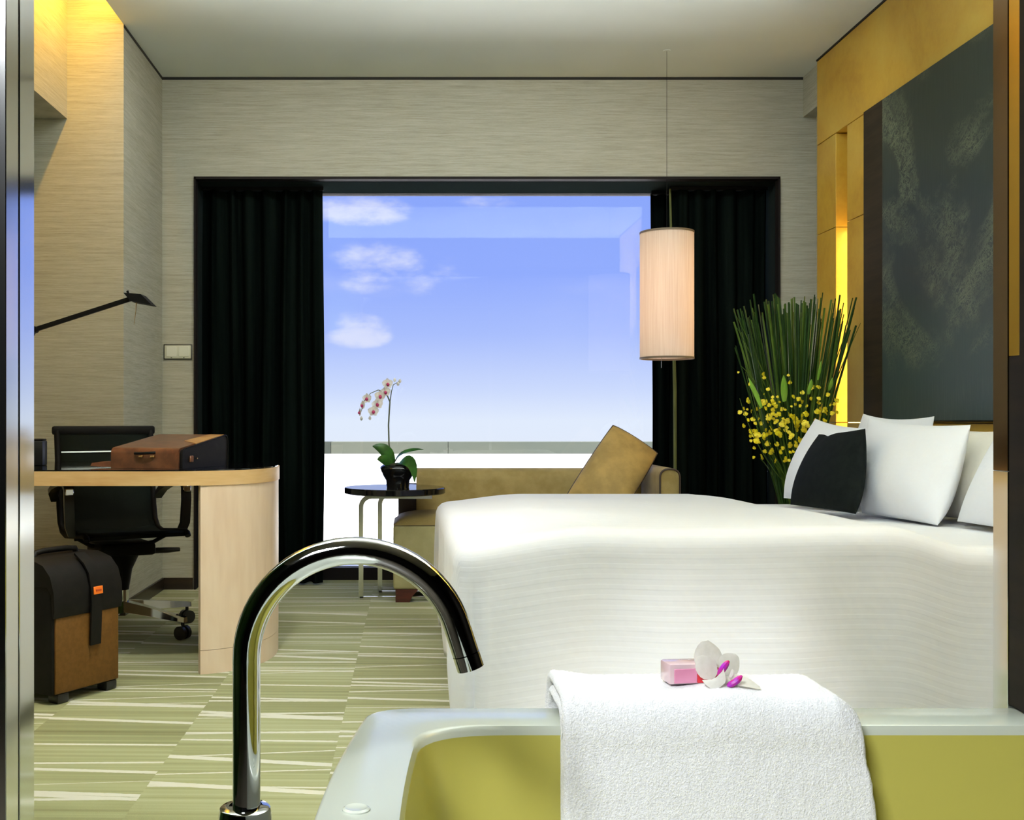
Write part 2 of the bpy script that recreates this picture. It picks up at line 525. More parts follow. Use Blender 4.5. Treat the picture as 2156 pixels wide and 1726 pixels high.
# ------------------------------------------------------------------ mesh builder
class MB:
    def __init__(self):
        self.bm = bmesh.new()
        self.uv = None

    def box(self, x0, x1, y0, y1, z0, z1, bev=0.0, seg=2, rot=None):
        r = bmesh.ops.create_cube(self.bm, size=1.0)
        vs = r['verts']
        for v in vs:
            v.co = Vector(((x0 + x1) / 2 + v.co.x * (x1 - x0), (y0 + y1) / 2 + v.co.y * (y1 - y0), (z0 + z1) / 2 + v.co.z * (z1 - z0)))
        if rot is not None:
            bmesh.ops.transform(self.bm, matrix=rot, verts=vs)
        if bev > 0:
            es = list({e for v in vs for e in v.link_edges})
            bmesh.ops.bevel(self.bm, geom=es, offset=bev, segments=seg, affect='EDGES', profile=.5)
        return self

    def ring_loft(self, rings, closed=True, cap0=True, cap1=True):
        rv = [[self.bm.verts.new(p) for p in r] for r in rings]
        n = len(rv[0])
        for a, b in zip(rv, rv[1:]):
            for i in range(n if closed else n - 1):
                j = (i + 1) % n
                try:
                    self.bm.faces.new((a[i], a[j], b[j], b[i]))
                except ValueError:
                    pass
        if cap0:
            self.bm.faces.new(list(reversed(rv[0])))
        if cap1:
            self.bm.faces.new(rv[-1])
        return rv

    def tube(self, pts, r, seg=12, caps=True):
        pts = [Vector(p) for p in pts]
        n = len(pts)
        rr = r if hasattr(r, '__len__') else [r] * n
        rings = []
        up = None
        for i, p in enumerate(pts):
            tg = (pts[min(i + 1, n - 1)] - pts[max(i - 1, 0)]).normalized()
            if up is None:
                up = tg.orthogonal().normalized()
            else:
                up = (up - tg * up.dot(tg))
                up = up.normalized() if up.length > 1e-6 else tg.orthogonal().normalized()
            s = tg.cross(up)
            rings.append([p + (up * math.cos(a) + s * math.sin(a)) * rr[i] for a in [2 * math.pi * k / seg for k in range(seg)]])
        self.ring_loft(rings, True, caps, caps)
        return self

    def flatbar(self, pts, w, th, wdir):
        """rectangular bar swept along pts; wdir is the direction of its width"""
        pts = [Vector(p) for p in pts]
        wd = Vector(wdir).normalized()
        rings = []
        n = len(pts)
        for i, p in enumerate(pts):
            tg = (pts[min(i + 1, n - 1)] - pts[max(i - 1, 0)]).normalized()
            q = tg.cross(wd).normalized()
            rings.append([p + wd * (w / 2) * a + q * (th / 2) * b for a, b in ((-1, -1), (1, -1), (1, 1), (-1, 1))])
        self.ring_loft(rings)
        return self

    def lathe(self, prof, c=(0, 0, 0), seg=32):
        rings = [[Vector((c[0] + r * math.cos(2 * math.pi * k / seg), c[1] + r * math.sin(2 * math.pi * k / seg), c[2] + z)) for k in range(seg)] for r, z in prof]
        self.ring_loft(rings)
        return self

    def prism(self, poly, z0, z1):
        self.ring_loft([[Vector((x, y, z0)) for x, y in poly], [Vector((x, y, z1)) for x, y in poly]])
        return self

    def grid(self, fn, nu, nv, closeu=False, closev=False, uvfn=None):
        vs = [[self.bm.verts.new(fn(i / nu, j / nv)) for j in range(nv + (0 if closev else 1))] for i in range(nu + (0 if closeu else 1))]
        lay = None
        if uvfn:
            lay = self.bm.loops.layers.uv.verify()
        ni, nj = len(vs), len(vs[0])
        for i in range(nu):
            for j in range(nv):
                a, b_, c, d = (i, j), (i + 1, j), (i + 1, j + 1), (i, j + 1)
                f = self.bm.faces.new([vs[q[0] % ni][q[1] % nj] for q in (a, b_, c, d)])
                if lay:
                    for lp, q in zip(f.loops, (a, b_, c, d)):
                        lp[lay].uv = uvfn(q[0] / nu, q[1] / nv)
        return self

    def xform(self, mat):
        bmesh.ops.transform(self.bm, matrix=mat, verts=self.bm.verts)
        return self

    def build(self, name, mat, parent=None, smooth=True, ang=38, world=False):
        if world and parent is not None:
            off = OFF.get(parent.name, Vector((0, 0, 0)))
            for v in self.bm.verts:
                v.co -= off
        bmesh.ops.remove_doubles(self.bm, verts=self.bm.verts, dist=1e-6)
        bmesh.ops.recalc_face_normals(self.bm, faces=self.bm.faces)
        me = bpy.data.meshes.new(name)
        self.bm.to_mesh(me)
        self.bm.free()
        me.materials.append(M[mat] if isinstance(mat, str) else mat)
        if smooth:
            me.polygons.foreach_set('use_smooth', [True] * len(me.polygons))
            me.set_sharp_from_angle(angle=R(ang))
        o = bpy.data.objects.new(name, me)
        COL.objects.link(o)
        if parent is not None:
            o.parent = parent
            OFF[o.name] = OFF.get(parent.name, Vector((0, 0, 0)))
        return o


OFF = {}


def tag(o, label, cat, group=None):
    o['label'] = label
    o['category'] = cat
    if group:
        o['group'] = group
    return o


def thing(name, label, cat, loc=(0, 0, 0), rotz=0.0, group=None):
    o = bpy.data.objects.new(name, None)
    o.empty_display_size = .1
    COL.objects.link(o)
    o.location = loc
    o.rotation_euler = (0, 0, rotz)
    OFF[o.name] = Vector(loc)
    return tag(o, label, cat, group)


def struct(o, label=None):
    o['kind'] = 'structure'
    if label:
        o['label'] = label
    return o


def inst(src, name, parent, mw):
    """copy of a part that shares its mesh; mw is relative to the parent"""
    o = bpy.data.objects.new(name, src)
    COL.objects.link(o)
    o.parent = parent
    o.matrix_basis = mw
    OFF[o.name] = OFF.get(parent.name, Vector((0, 0, 0)))
    return o


def bez(p0, p1, p2, n):
    p0, p1, p2 = Vector(p0), Vector(p1), Vector(p2)
    return [p0 * (1 - s) ** 2 + p1 * 2 * s * (1 - s) + p2 * s * s for s in [i / n for i in range(n + 1)]]


# ================================================================== the setting
YB = 6.07          # room face of the window wall
XL, XR = -1.38, 2.20
ZC = 2.82
OX0, OX1, OZ = -1.20, 2.018, 2.265      # window opening
YW = 6.45          # glass plane

struct(MB().box(-2.4, 2.4, 1.50, 6.56, -.1, 0).build('floor', 'carpet', smooth=False), 'olive carpet with pale irregular lines')
struct(MB().box(-1.8, 2.0, -1.7, 1.50, -.1, 0).build('floor_bathroom', 'bath_floor', smooth=False), 'dark stone bathroom floor')

w = MB()
w.box(XL, OX0, YB, 6.56, 0, ZC)
w.box(OX1, 2.4, YB, 6.56, 0, ZC)
w.box(OX0, OX1, YB, 6.56, OZ, ZC)
struct(w.build('wall_back', 'wallpaper', smooth=False), 'beige grasscloth window wall')
struct(MB().box(-2.4, XL, 5.26, 6.56, 0, 3.2).build('wall_pier', 'wallpaper', smooth=False), 'beige grasscloth pier beside the desk')
struct(MB().box(-2.4, -2.30, 1.5, 5.26, 0, 3.2).build('wall_left', 'wallpaper', smooth=False))
struct(MB().box(-2.30, -1.65, 1.6, 5.26, 2.37, 3.2).build('wall_soffit', 'wallpaper', smooth=False), 'boxed-out upper wall above the desk')
struct(MB().box(XL, 2.4, 1.5, 6.56, ZC, ZC + .10).build('ceiling', 'ceiling', smooth=False), 'pale grey ceiling')
struct(MB().box(-2.4, 2.4, 1.5, 6.56, 3.2, 3.3).build('ceiling_cove', 'ceiling', smooth=False))
# shadow gaps under the ceiling
g = .014
struct(MB().box(XL, OX1 + .17, YB - .003, YB, ZC - g, ZC).build('trim_1', 'gap', smooth=False))
struct(MB().box(XL, XL + .003, 5.26, YB, ZC - g, ZC).build('trim_2', 'gap', smooth=False))
# baseboards
struct(MB().box(XL, OX0 - .01, YB - .012, YB, 0, .064).build('baseboard_back', 'dark_wood', smooth=False))
struct(MB().box(XL, XL + .012, 5.255, YB, 0, .064).build('baseboard_left', 'dark_wood', smooth=False))
struct(MB().box(-2.3, XL + .012, 5.248, 5.26, 0, .064).build('baseboard_pier', 'dark_wood', smooth=False))
# opening trim
t_ = MB()
t_.box(OX0 - .004, OX0 + .006, YB - .012, YB + .05, 0, OZ + .006)
t_.box(OX1 - .006, OX1 + .004, YB - .012, YB + .05, 0, OZ + .006)
t_.box(OX0, OX1, YB - .012, YB + .05, OZ - .008, OZ + .006)
struct(t_.build('trim_3', M['frame'], smooth=False), 'dark frame round the window recess')
t_ = MB()
t_.box(OX0, OX1, YB + .05, YW - .03, OZ - .01, OZ)
t_.box(OX0, OX0 + .004, YB + .05, YW - .03, 0, OZ - .01)
t_.box(OX1 - .004, OX1, YB + .05, YW - .03, 0, OZ - .01)
struct(t_.build('trim_4', 'soffit', smooth=False), 'dark lining of the window recess')

# window
win = thing('window_1', 'large picture window with dark frame', 'window', (0.4, YW, 0))
del win['category']
struct(win)
fw = MB()
fw.box(OX0, OX1, YW - .03, YW + .05, 0.0, .072)
fw.box(OX0, OX1, YW - .03, YW + .05, OZ - .012, OZ)
fw.box(OX0, OX0 + .05, YW - .03, YW + .05, .072, OZ)
fw.box(OX1 - .05, OX1, YW - .03, YW + .05, .072, OZ)
fw.build('window_frame', 'frame', win, smooth=False, world=True)
MB().box(OX0 + .05, OX1 - .05, YW, YW + .010, .072, OZ - .012).build('pane', 'glass', win, smooth=False, world=True)

# balcony outside
struct(MB().box(-4, 7, 6.60, 10.0, -.12, -.03).build('floor_balcony', 'white_render', smooth=False), 'white balcony floor')
bal = MB().box(-4, 7, 10.0, 10.25, -.1, .628).build('wall_balcony', 'white_render', smooth=False)
struct(bal, 'white balcony parapet')
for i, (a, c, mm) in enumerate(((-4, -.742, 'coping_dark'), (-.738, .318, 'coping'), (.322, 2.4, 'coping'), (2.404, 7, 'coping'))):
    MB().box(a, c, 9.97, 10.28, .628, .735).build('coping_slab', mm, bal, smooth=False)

# right wall: golden stone panels round a light niche
XW = 2.12
wr = struct(MB().box(XW + .10, 2.4, 1.5, YB, 0, ZC).build('wall_right', 'wallpaper', smooth=False), 'headboard wall clad in golden stone panels')
PY0, PYN0, PYN1, PYA, PYE = 1.62, 5.38, 5.52, 5.13, 5.78


def panel(y0, y1, z0, z1, nm='panel'):
    MB().box(XW, XW + .10, y0 + .0015, y1 - .0015, z0 + .0015, z1 - .0015, .002, 1).build(nm, 'gold', wr, smooth=False)


panel(PY0, 3.70, 2.37, ZC - .008)
panel(3.70, PYE, 2.37, ZC - .008)
for z0, z1 in ((0, .92), (.92, 1.90), (1.90, 2.37)):
    panel(PYN1, PYE, z0, z1)
    panel(PYA - .02, PYN0, z0, z1)
    panel(PYN0, PYN1, z0, .70) if z0 == 0 else None
for y0, y1 in ((PY0, 2.57), (2.57, 3.85), (3.85, PYA - .02)):
    for z0, z1 in ((0, .92), (.92, 1.64), (1.64, 2.37)):
        panel(y0, y1, z0, z1)
MB().box(XW + .092, XW + .10, PYN0, PYN1, .70, 2.37).build('niche_back', 'gold', wr, smooth=False)
struct(MB().box(XW - .004, XW + .10, PY0, PYE, ZC - .008, ZC).build('trim_5', 'gap', smooth=False))
struct(MB().box(XW + .03, XW + .10, PYE, YB, 2.60, ZC).build('trim_6', 'wallpaper', smooth=False), 'small bulkhead in the window corner')

# bathroom shell round the camera
struct(MB().box(-1.9, 2.1, -1.8, -1.7, 0, 2.5).build('wall_bathroom_rear', 'bath_wall', smooth=False))
struct(MB().box(-1.9, -1.8, -1.7, 1.5, 0, 2.5).build('wall_bathroom_left', 'green_panel', smooth=False))
struct(MB().box(2.0, 2.1, -1.7, 1.5, 0, 2.5).build('wall_bathroom_right', 'bath_wall', smooth=False))
struct(MB().box(-1.9, 2.1, -1.8, 1.5, 2.42, 2.5).build('ceiling_bathroom', 'bath_ceiling', smooth=False))
JL, JR = -.516, .790
w = MB()
w.box(-2.4, JL - .03, 1.40, 1.50, 0, 2.92)
struct(w.build('wall_partition_left', 'green_panel', smooth=False), 'dark partition left of the bathroom opening')
struct(MB().box(JR + .03, 2.4, 1.462, 1.50, 0, 2.92).build('wall_partition_right', 'bath_wall', smooth=False), 'dark partition right of the bathroom opening')
struct(MB().box(JL - .03, JR + .03, 1.462, 1.50, 2.42, 2.92).build('wall_partition_top', 'bath_wall', smooth=False))
jl = MB().box(JL - .03, JL, 1.398, 1.442, 0, 2.42, .001, 1).build('trim_7', 'steel_b', smooth=False)
struct(jl, 'polished steel jamb left of the opening')
MB().box(JL - .03, JL + .0008, 1.4445, 1.50, 0, 2.42, .001, 1).build('jamb_strip', 'steel', jl, smooth=False)
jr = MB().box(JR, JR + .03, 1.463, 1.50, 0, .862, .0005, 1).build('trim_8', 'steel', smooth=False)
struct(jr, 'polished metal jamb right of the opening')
MB().box(JR, JR + .03, 1.463, 1.50, .8625, 2.42, .0005, 1).build('jamb_strip', 'brown_reflection', jr, smooth=False)
MB().box(JR + .0006, JR + .03, 1.434, 1.4615, 1.015, 2.42, .0005, 1).build('jamb_strip', 'amber_reflection', jr, smooth=False)
MB().box(JR + .0006, JR + .03, 1.434, 1.4615, .553, 1.0145, .0005, 1).build('jamb_strip', 'bath_wall', jr, smooth=False)  # dark lower part of the jamb's painted reflection
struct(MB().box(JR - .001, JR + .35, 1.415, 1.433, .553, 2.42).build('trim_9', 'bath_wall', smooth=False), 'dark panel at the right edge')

# ================================================================== curtains
def curtain(x0, x1, y, z0, z1, amp, folds, seed, label):
    rnd = random.Random(seed)
    ph = [rnd.uniform(0, 6.28) for _ in range(4)]
    root = thing('curtain', label, 'curtain', ((x0 + x1) / 2, y, z0), group=None)

    def fn(s, v):
        q = s * folds * 2 * math.pi
        a = amp * (math.sin(q + .7 * math.sin(q * .31 + ph[0])) + .35 * math.sin(q * 1.73 + ph[1]))
        a *= .75 + .25 * v
        return s, a

    def front(s, v):
        _, a = fn(s, v)
        x = x0 + (x1 - x0) * s + .006 * math.sin(5 * v + s * 9 + ph[2])
        return Vector((x, y + a, z0 + (z1 - z0) * (1 - v)))

    def shell(s, v):
        if s <= .5:
            return front(s * 2, v)
        p = front((1 - s) * 2, v)
        return p + Vector((0, .008, 0))
    MB().grid(shell, folds * 28, 14, closeu=True).build('drape', 'curtain', root, world=True, ang=60)
    MB().box(x0, x1, y - .012, y + .012, z1, z1 + .022, .003, 1).build('curtain_rail', 'black_metal', root, world=True)
    return root


cz0, cz1 = .012, OZ - .035
curtain(OX0 + .005, -.505, 6.24, cz0, cz1, .035, 7, 3, 'black curtain drawn to the left of the window behind the desk')
c2 = curtain(1.452, OX1 - .012, 6.23, cz0, cz1, .035, 6, 8, 'wide black curtain to the right of the window behind the reeds')
c3_ = curtain(1.372, 1.53, 6.345, cz0, cz1, .018, 2, 5, 'narrow charcoal curtain edge behind the pendant lamp')
MB().tube([(1.475, 6.185, cz0 + .01), (1.472, 6.187, 1.1), (1.445, 6.19, cz1)], [.008, .010, .006], 8).build('lining_edge', 'lining', c2, world=True)

# ================================================================== bed
bed = thing('bed', 'king size bed with white pinstriped duvet along the golden wall', 'bed', (1.1, 3.8, 0))
BX0, BX1, BY0, BY1 = .10, 2.06, 2.75, 4.87
MB().box(BX0 + .10, BX1, BY0 + .10, BY1 - .10, .05, .28, .01, 1).build('bed_base', 'dark_wood', bed, world=True)
MB().box(BX0 + .05, BX1, BY0 + .05, BY1 - .05, .28, .555, .05, 3).build('mattress', 'pillow', bed, world=True)
for sx in (BX0 + .2, BX1 - .2):
    for sy in (BY0 + .2, BY1 - .2):
        MB().box(sx - .03, sx + .03, sy - .03, sy + .03, 0, .05).build('leg', 'dark_wood', bed, world=True)
MB().box(2.065, 2.118, BY0 - .05, BY1 + .05, 0, .82, .01, 2).build('headboard', 'headboard', bed, world=True)


def duvet():
    r = .055
    drop = .54
    ext = drop + r * .57
    lx = (BX1 - BX0 - r) + ext          # foot bottom .. head
    ly = (BY1 - BY0 - 2 * r) + 2 * ext
    nx, ny = 110, 150

    def sm(a, b, v):
        q = max(0, min(1, (v - a) / (b - a)))
        return q * q * (3 - 2 * q)

    def ztop(x, y):
        fy = (y - BY0) / (BY1 - BY0)
        lo = .616 + (.568 - .616) * fy
        hi = .660 + (.607 - .660) * fy
        k = sm(BX0 - .05, BX0 + .38, x)
        z = lo + (hi - lo) * k
        z += .008 * math.sin(math.pi * min(1, max(0, fy))) - .045 * sm(1.20, 1.40, x)
        z += .005 * math.sin(7.3 * x + 2.1 * y) * math.sin(5.1 * y + .6) * k
        return z

    def fn(s, t_):
        a = s * lx - ext            # along x from the foot edge (inset r)
        c = t_ * ly - ext           # along y from the near edge (inset r)
        ix0, iy0, iy1 = BX0 + r, BY0 + r, BY1 - r
        dx = min(0, a)
        dy = c if c < 0 else (c - (iy1 - iy0) if c > (iy1 - iy0) else 0)
        x = ix0 + max(0, a)
        y = iy0 + max(0, min(c, iy1 - iy0))
        d = math.hypot(dx, dy)
        if d < 1e-9:
            return Vector((x, y, ztop(x, y)))
        d2 = max(abs(dx), abs(dy)) if dx and dy else d
        ux, uy = dx / d, dy / d
        z = ztop(x, y)
        arc = r * math.pi / 2
        if d2 <= arc:
            h, zd = r * math.sin(d2 / r), r * (1 - math.cos(d2 / r))
        else:
            q = d2 - arc
            fl = -.07 * q if (dx and not dy) else (.0 if dy < 0 else .02) * q
            if dx and dy:
                fl = -.05 * q
            h = r + fl + .012 * math.sin(q * 6) * (1 if dy else .5)
            zd = r + q
            amp = .010 * min(1, q / .25)
            ph = (x * 9 if dy else y * 8) + (2.0 * math.atan2(uy, ux) if dx and dy else 0)
            h += amp * math.sin(ph) + amp * .6 * math.sin(ph * 2.3 + 1)
        return Vector((x + ux * h, y + uy * h, max(.012, z - zd)))
    mb = MB()
    mb.grid(fn, nx, ny, uvfn=lambda s, t_: (s * lx, t_ * ly))
    o = mb.build('duvet', 'duvet', bed, world=True, ang=80)
    md = o.modifiers.new('thick', 'SOLIDIFY')
    md.thickness = .018
    md.offset = -1
    return o


duvet()


# ------------------------------------------------------------------ pillows
def pillow(name, label, cat, mat, bl, br, tr, tl, th, group=None, pu=-.02, pv=.10, cr=.0, seam=None, n=28, p=2.2, notch=0.0):
    bl, br, tr, tl = map(Vector, (bl, br, tr, tl))
    c = (bl + br + tr + tl) / 4
    base = Vector((c.x, c.y, min(bl.z, br.z)))
    root = thing(name, label, cat, base, group=group)
    nrm = ((br - bl) + (tr - tl)).cross((tl - bl) + (tr - br)).normalized()

    def pos(u, v, sgn):
        # u, v in -1..1 ; edges bow inwards between pointed corners
        uu_ = u * (1 - pu * (1 - v * v) * abs(u)) * (1 - cr * u * u * v * v)
        vv_ = v * (1 - (pv if v > 0 else .02) * (1 - u * u) * abs(v)) * (1 - cr * u * u * v * v)
        if notch and v > 0:
            vv_ -= notch * v * math.exp(-((u + .45) / .22) ** 2)
        a, b_ = (uu_ + 1) / 2, (vv_ + 1) / 2
        q = bl * (1 - a) * (1 - b_) + br * a * (1 - b_) + tr * a * b_ + tl * (1 - a) * b_
        prof = (max(0, 1 - abs(u) ** p)) ** .55 * (max(0, 1 - abs(v) ** p)) ** .55
        sag = 1.0 + .22 * (-v)
        return q + nrm * (sgn * th / 2 * prof * sag)
    mb = MB()
    for sgn in (1, -1):
        mb.grid(lambda s, t_: pos(math.sin((s - .5) * math.pi), math.sin((t_ - .5) * math.pi), sgn), n, n)
    mb.build('cover', mat, root, world=True, ang=75)
    if seam:
        pts = []
        for k in range(4):
            for i in range(12):
                q = -1 + 2 * i / 12
                u, v = ((q, -1), (1, q), (-q, 1), (-1, -q))[k]
                pts.append(pos(u, v, 1))
        pts.append(pts[0])
        MB().tube(pts, .004, 6).build('piping', seam, root, world=True)
    return root


PG = None
pillow('pillow', 'white pillow behind the black cushion nearest the reeds', 'pillow', 'pillow',
       (1.555, 4.62, .605), (1.60, 4.05, .61), (1.73, 4.02, .90), (1.702, 4.66, .938), .17)
pillow('pillow', 'white pillow at the back whose tip shows between black cushion and wall', 'pillow', 'pillow',
       (1.80, 4.60, .60), (1.80, 3.98, .61), (1.875, 3.96, .945), (1.872, 4.58, .958), .13)
pillow('pillow', 'large white pillow standing in the middle right of the black cushion', 'pillow', 'pillow',
       P(1815, 1080, 3.80), P(1974, 1106, 3.33), P(2044, 894, 3.40), P(1830, 878, 4.00), .17)
pillow('pillow', 'ivory pillow half hidden between the large middle pillow and the jamb', 'pillow', 'pillow_cream',
       (1.74, 3.86, .61), (1.74, 3.24, .62), (1.85, 3.22, .91), (1.85, 3.86, .905), .13)
pillow('pillow', 'white pillow cut off by the steel jamb at the right', 'pillow', 'pillow',
       (1.645, 3.33, .625), (1.64, 2.82, .63), (1.775, 2.80, .90), (1.78, 3.33, .915), .10)
pillow('cushion', 'black cushion leaning on the white pillows nearest the window', 'cushion', 'black_fabric',
       P(1664, 1062, 3.97), P(1802, 1082, 3.58), P(1822, 902, 3.68), P(1724, 914, 4.06), .12, pu=-.07, pv=.04, notch=.07)
pillow('cushion', 'black cushion just showing beside the steel jamb at the right', 'cushion', 'black_fabric',
       (1.560, 2.955, .622), (1.565, 2.73, .625), (1.625, 2.72, .80), (1.625, 2.955, .80), .045)

# ================================================================== chaise sofa
sofa = thing('chaise_sofa', 'olive velvet chaise sofa under the window behind the bed', 'sofa', (.63, 5.9, 0))
SX0, SX1, SY0, SY1 = -.10, 1.37, 5.63, 6.19
MB().box(SX0, SX1, SY0, SY1, .066, .392, .012, 3).build('base', 'sofa_light', sofa, world=True)
mb = MB()


def seat(s, t_):
    u, v = s * 2 - 1, t_ * 2 - 1
    x = SX0 + (s) * (1.245 - SX0)
    y = SY0 + t_ * (6.06 - SY0)
    e = max(0, 1 - abs(u) ** 8) ** .5 * max(0, 1 - abs(v) ** 5) ** .5
    return Vector((x, y, .394 + .058 * e))


mb.grid(seat, 40, 24)
st = mb.build('seat_cushion', 'sofa', sofa, world=True, ang=80)
mb = MB()
pr = [(6.03, .40), (6.03, .60), (6.05, .648), (6.085, .666), (6.14, .666), (6.175, .645), (6.188, .60), (6.188, .40)]
mb.ring_loft([[Vector((x, y, z)) for y, z in pr] for x in (.02, .06, .7, 1.25)])
mb.build('backrest', 'sofa', sofa, world=True, ang=50)
# low dark block at the left end of the back
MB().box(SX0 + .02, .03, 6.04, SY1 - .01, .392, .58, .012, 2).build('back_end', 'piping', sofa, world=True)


def arm_prof(x0, x1, z0, z1, r, n=6):
    pts = [(x0, z0)]
    for k in range(n + 1):
        a = math.pi - k / n * math.pi / 2
        pts.append((x0 + r + r * math.cos(a), z1 - r + r * math.sin(a)))
    for k in range(n + 1):
        a = math.pi / 2 - k / n * math.pi / 2
        pts.append((x1 - r + r * math.cos(a), z1 - r + r * math.sin(a)))
    pts.append((x1, z0))
    return pts


ap = arm_prof(1.266, 1.376, .10, .684, .042)
mb = MB()
mb.ring_loft([[Vector((x, y, z)) for x, z in ap] for y in (5.66, 6.19)])
ao = mb.build('armrest', 'sofa', sofa, world=True, ang=50)
MB().tube([(x, 5.659, z) for x, z in arm_prof(1.270, 1.372, .10, .680, .04)], .005, 6).build('piping', 'piping', ao, world=True)
for fx in (SX0 + .012, SX1 - .13):
    poly = [(0, .066), (.118, .066), (.085, .03), (.072, .0), (0, 0)]
    for fy in (SY0 + .004, SY1 - .07):
        mb = MB()
        mb.ring_loft([[Vector((fx + x, y, z)) for x, z in poly] for y in (fy, fy + .06)])
        mb.build('foot', 'mahogany', sofa, world=True, smooth=False)

pillow('throw_cushion', 'gold satin throw cushion leaning in the corner of the sofa', 'cushion', 'gold_velvet',
       P(1184, 1050, 5.79), P(1314, 1080, 5.69), P(1390, 952, 5.94), P(1291, 888, 5.97), .12, pu=.03, pv=.03, cr=.07, seam='piping', p=2.6)

# ================================================================== side table
tab = thing('side_table', 'round black glass side table on chrome legs before the sofa', 'table', (-.10, 5.78, 0))
MB().lathe([(.0, .549), (.258, .549), (.264, .553), (.264, .578), (.260, .582), (.0, .582)], (-.094, 5.76, 0), 64).build('table_top', 'black_glass', tab, world=True)


def cframe(lx, ly, ex):
    z1, z0, r = .536, .010, .055
    pts = [(ex, ly, z1)]
    pts += [(lx + r - r * math.sin(a), ly, z1 - r + r * math.cos(a)) for a in [k / 6 * math.pi / 2 for k in range(7)]]
    pts += [(lx, ly, .3), (lx, ly, z0 + .001)]
    mb = MB()
    mb.flatbar(pts, .020, .024, (0, 1, 0))
    mb.flatbar([(lx - .006, ly, z0 - .001), (ex, ly, z0 - .001)], .020, .018, (0, 1, 0))
    return mb


cframe(-.268, 5.716, .10).build('leg_frame', 'chrome_satin', tab, world=True, ang=30)
cframe(-.1755, 5.90, .10).build('leg_frame', 'chrome_satin', tab, world=True, ang=30)
MB().box(.06, .086, 5.73, 5.886, .013, .023).build('cross_bar', 'chrome_satin', tab, world=True, smooth=False)
MB().box(.02, .046, 5.73, 5.886, .527, .540).build('cross_bar', 'chrome_satin', tab, world=True, smooth=False)

# ------------------------------------------------------------------ orchid
OD = 5.76
orc = thing('potted_orchid', 'white orchid in a black pot on the round side table', 'orchid', (-.078, OD, .582))
MB().lathe([(.0, 0), (.058, 0), (.060, .010), (.062, .035), (.078, .060), (.090, .082), (.094, .098), (.088, .110), (.076, .116), (.070, .106), (.0, .100)],
           (-.078, OD, .5822), 40).build('pot', 'pot', orc, world=True)
MB().lathe([(.0, .0), (.060, .0), (.045, .018), (.0, .026)], (-.078, OD, .684), 24).build('moss', 'soil', orc, world=True)


def leaf(pts, wd, side, th=.004, fold=.25):
    """strap leaf along pts with widths wd; side gives the blade direction"""
    mb = MB()
    pts = [Vector(p) for p in pts]
    n = len(pts)
    rings = []
    for i, p in enumerate(pts):
        tg = (pts[min(i + 1, n - 1)] - pts[max(i - 1, 0)]).normalized()
        sd = Vector(side)
        sd = (sd - tg * sd.dot(tg)).normalized()
        nr = tg.cross(sd)
        w_ = max(wd[i], .0008)
        rings.append([p - sd * w_ + nr * w_ * fold, p + nr * th * .5, p + sd * w_ + nr * w_ * fold, p - nr * th * .5])
    mb.ring_loft(rings)
    return mb


def wprof(n, w_, tip=.1):
    return [w_ * (math.sin(math.pi * min(1, .12 + .88 * i / n)) ** .7) for i in range(n)] + [w_ * .03]


def lpx(a, b_, c, d=OD, dd=(0, 0, 0), n=10):
    return bez(P(*a, d + dd[0]), P(*b_, d + dd[1]), P(*c, d + dd[2]), n)


leaf(lpx((826, 982), (822, 940), (784, 939), dd=(0, -.02, -.03)), wprof(10, .034), (.5, .2, .8)).build('leaf', 'orchid_leaf', orc, world=True, ang=60)
leaf(lpx((825, 982), (815, 962), (794, 967), dd=(0, -.06, -.10)), wprof(10, .026), (.5, .5, .7)).build('leaf', 'orchid_leaf', orc, world=True, ang=60)
leaf(lpx((827, 983), (838, 944), (892, 946), dd=(0, .02, .06)), wprof(10, .018), (.35, .75, .5)).build('leaf', 'orchid_leaf', orc, world=True, ang=60)
leaf(lpx((830, 984), (876, 945), (873, 1016), dd=(-.02, -.10, -.13)), wprof(10, .030), (.75, -.25, .5)).build('leaf', 'orchid_leaf', orc, world=True, ang=60)
st_pts = [P(827, 985, OD), P(819, 935, OD), P(818, 895, OD), P(820, 860, OD), P(821, 846, OD), P(816, 834, OD), P(808, 823, OD), P(796, 821, OD - .01), P(780, 828, OD - .02), P(766, 845, OD - .03), P(760, 868, OD - .03)]
MB().tube(st_pts, [.0042, .0042, .004, .004, .0038, .0036, .0028, .0024, .002, .0018, .0014], 8).build('stem', 'stem', orc, world=True)
MB().tube([P(821, 846, OD), P(824, 825, OD), P(828, 810, OD), P(842, 802, OD)], [.003, .0025, .002, .0015], 6).build('stem', 'stem', orc, world=True)


def flower_mesh(name, mat, s=1.0):
    """five cupped petals facing -Y"""
    mb = MB()
    for k, (ang_, ln, wd_) in enumerate(((90, .030, .013), (18, .031, .019), (162, .031, .019), (232, .027, .012), (308, .027, .012))):
        a = R(ang_)
        d = Vector((math.cos(a), 0, math.sin(a)))
        sd = Vector((-math.sin(a), 0, math.cos(a)))
        rings = []
        for i in range(6):
            q = i / 5
            w_ = wd_ * math.sin(math.pi * min(1, .15 + .85 * q)) ** .6 if i < 5 else .002
            c_ = d * (.002 + ln * q) + Vector((0, .004 * math.sin(q * 2.6) - .003 * q, 0))
            rings.append([c_ - sd * w_ + Vector((0, -.002, 0)), c_ + Vector((0, .0012, 0)), c_ + sd * w_ + Vector((0, -.002, 0)), c_ - Vector((0, .0012, 0))])
        mb.ring_loft(rings)
    mb.xform(Matrix.Scale(s, 4))
    o = mb.build(name, mat)
    me = o.data
    bpy.data.objects.remove(o)
    return me


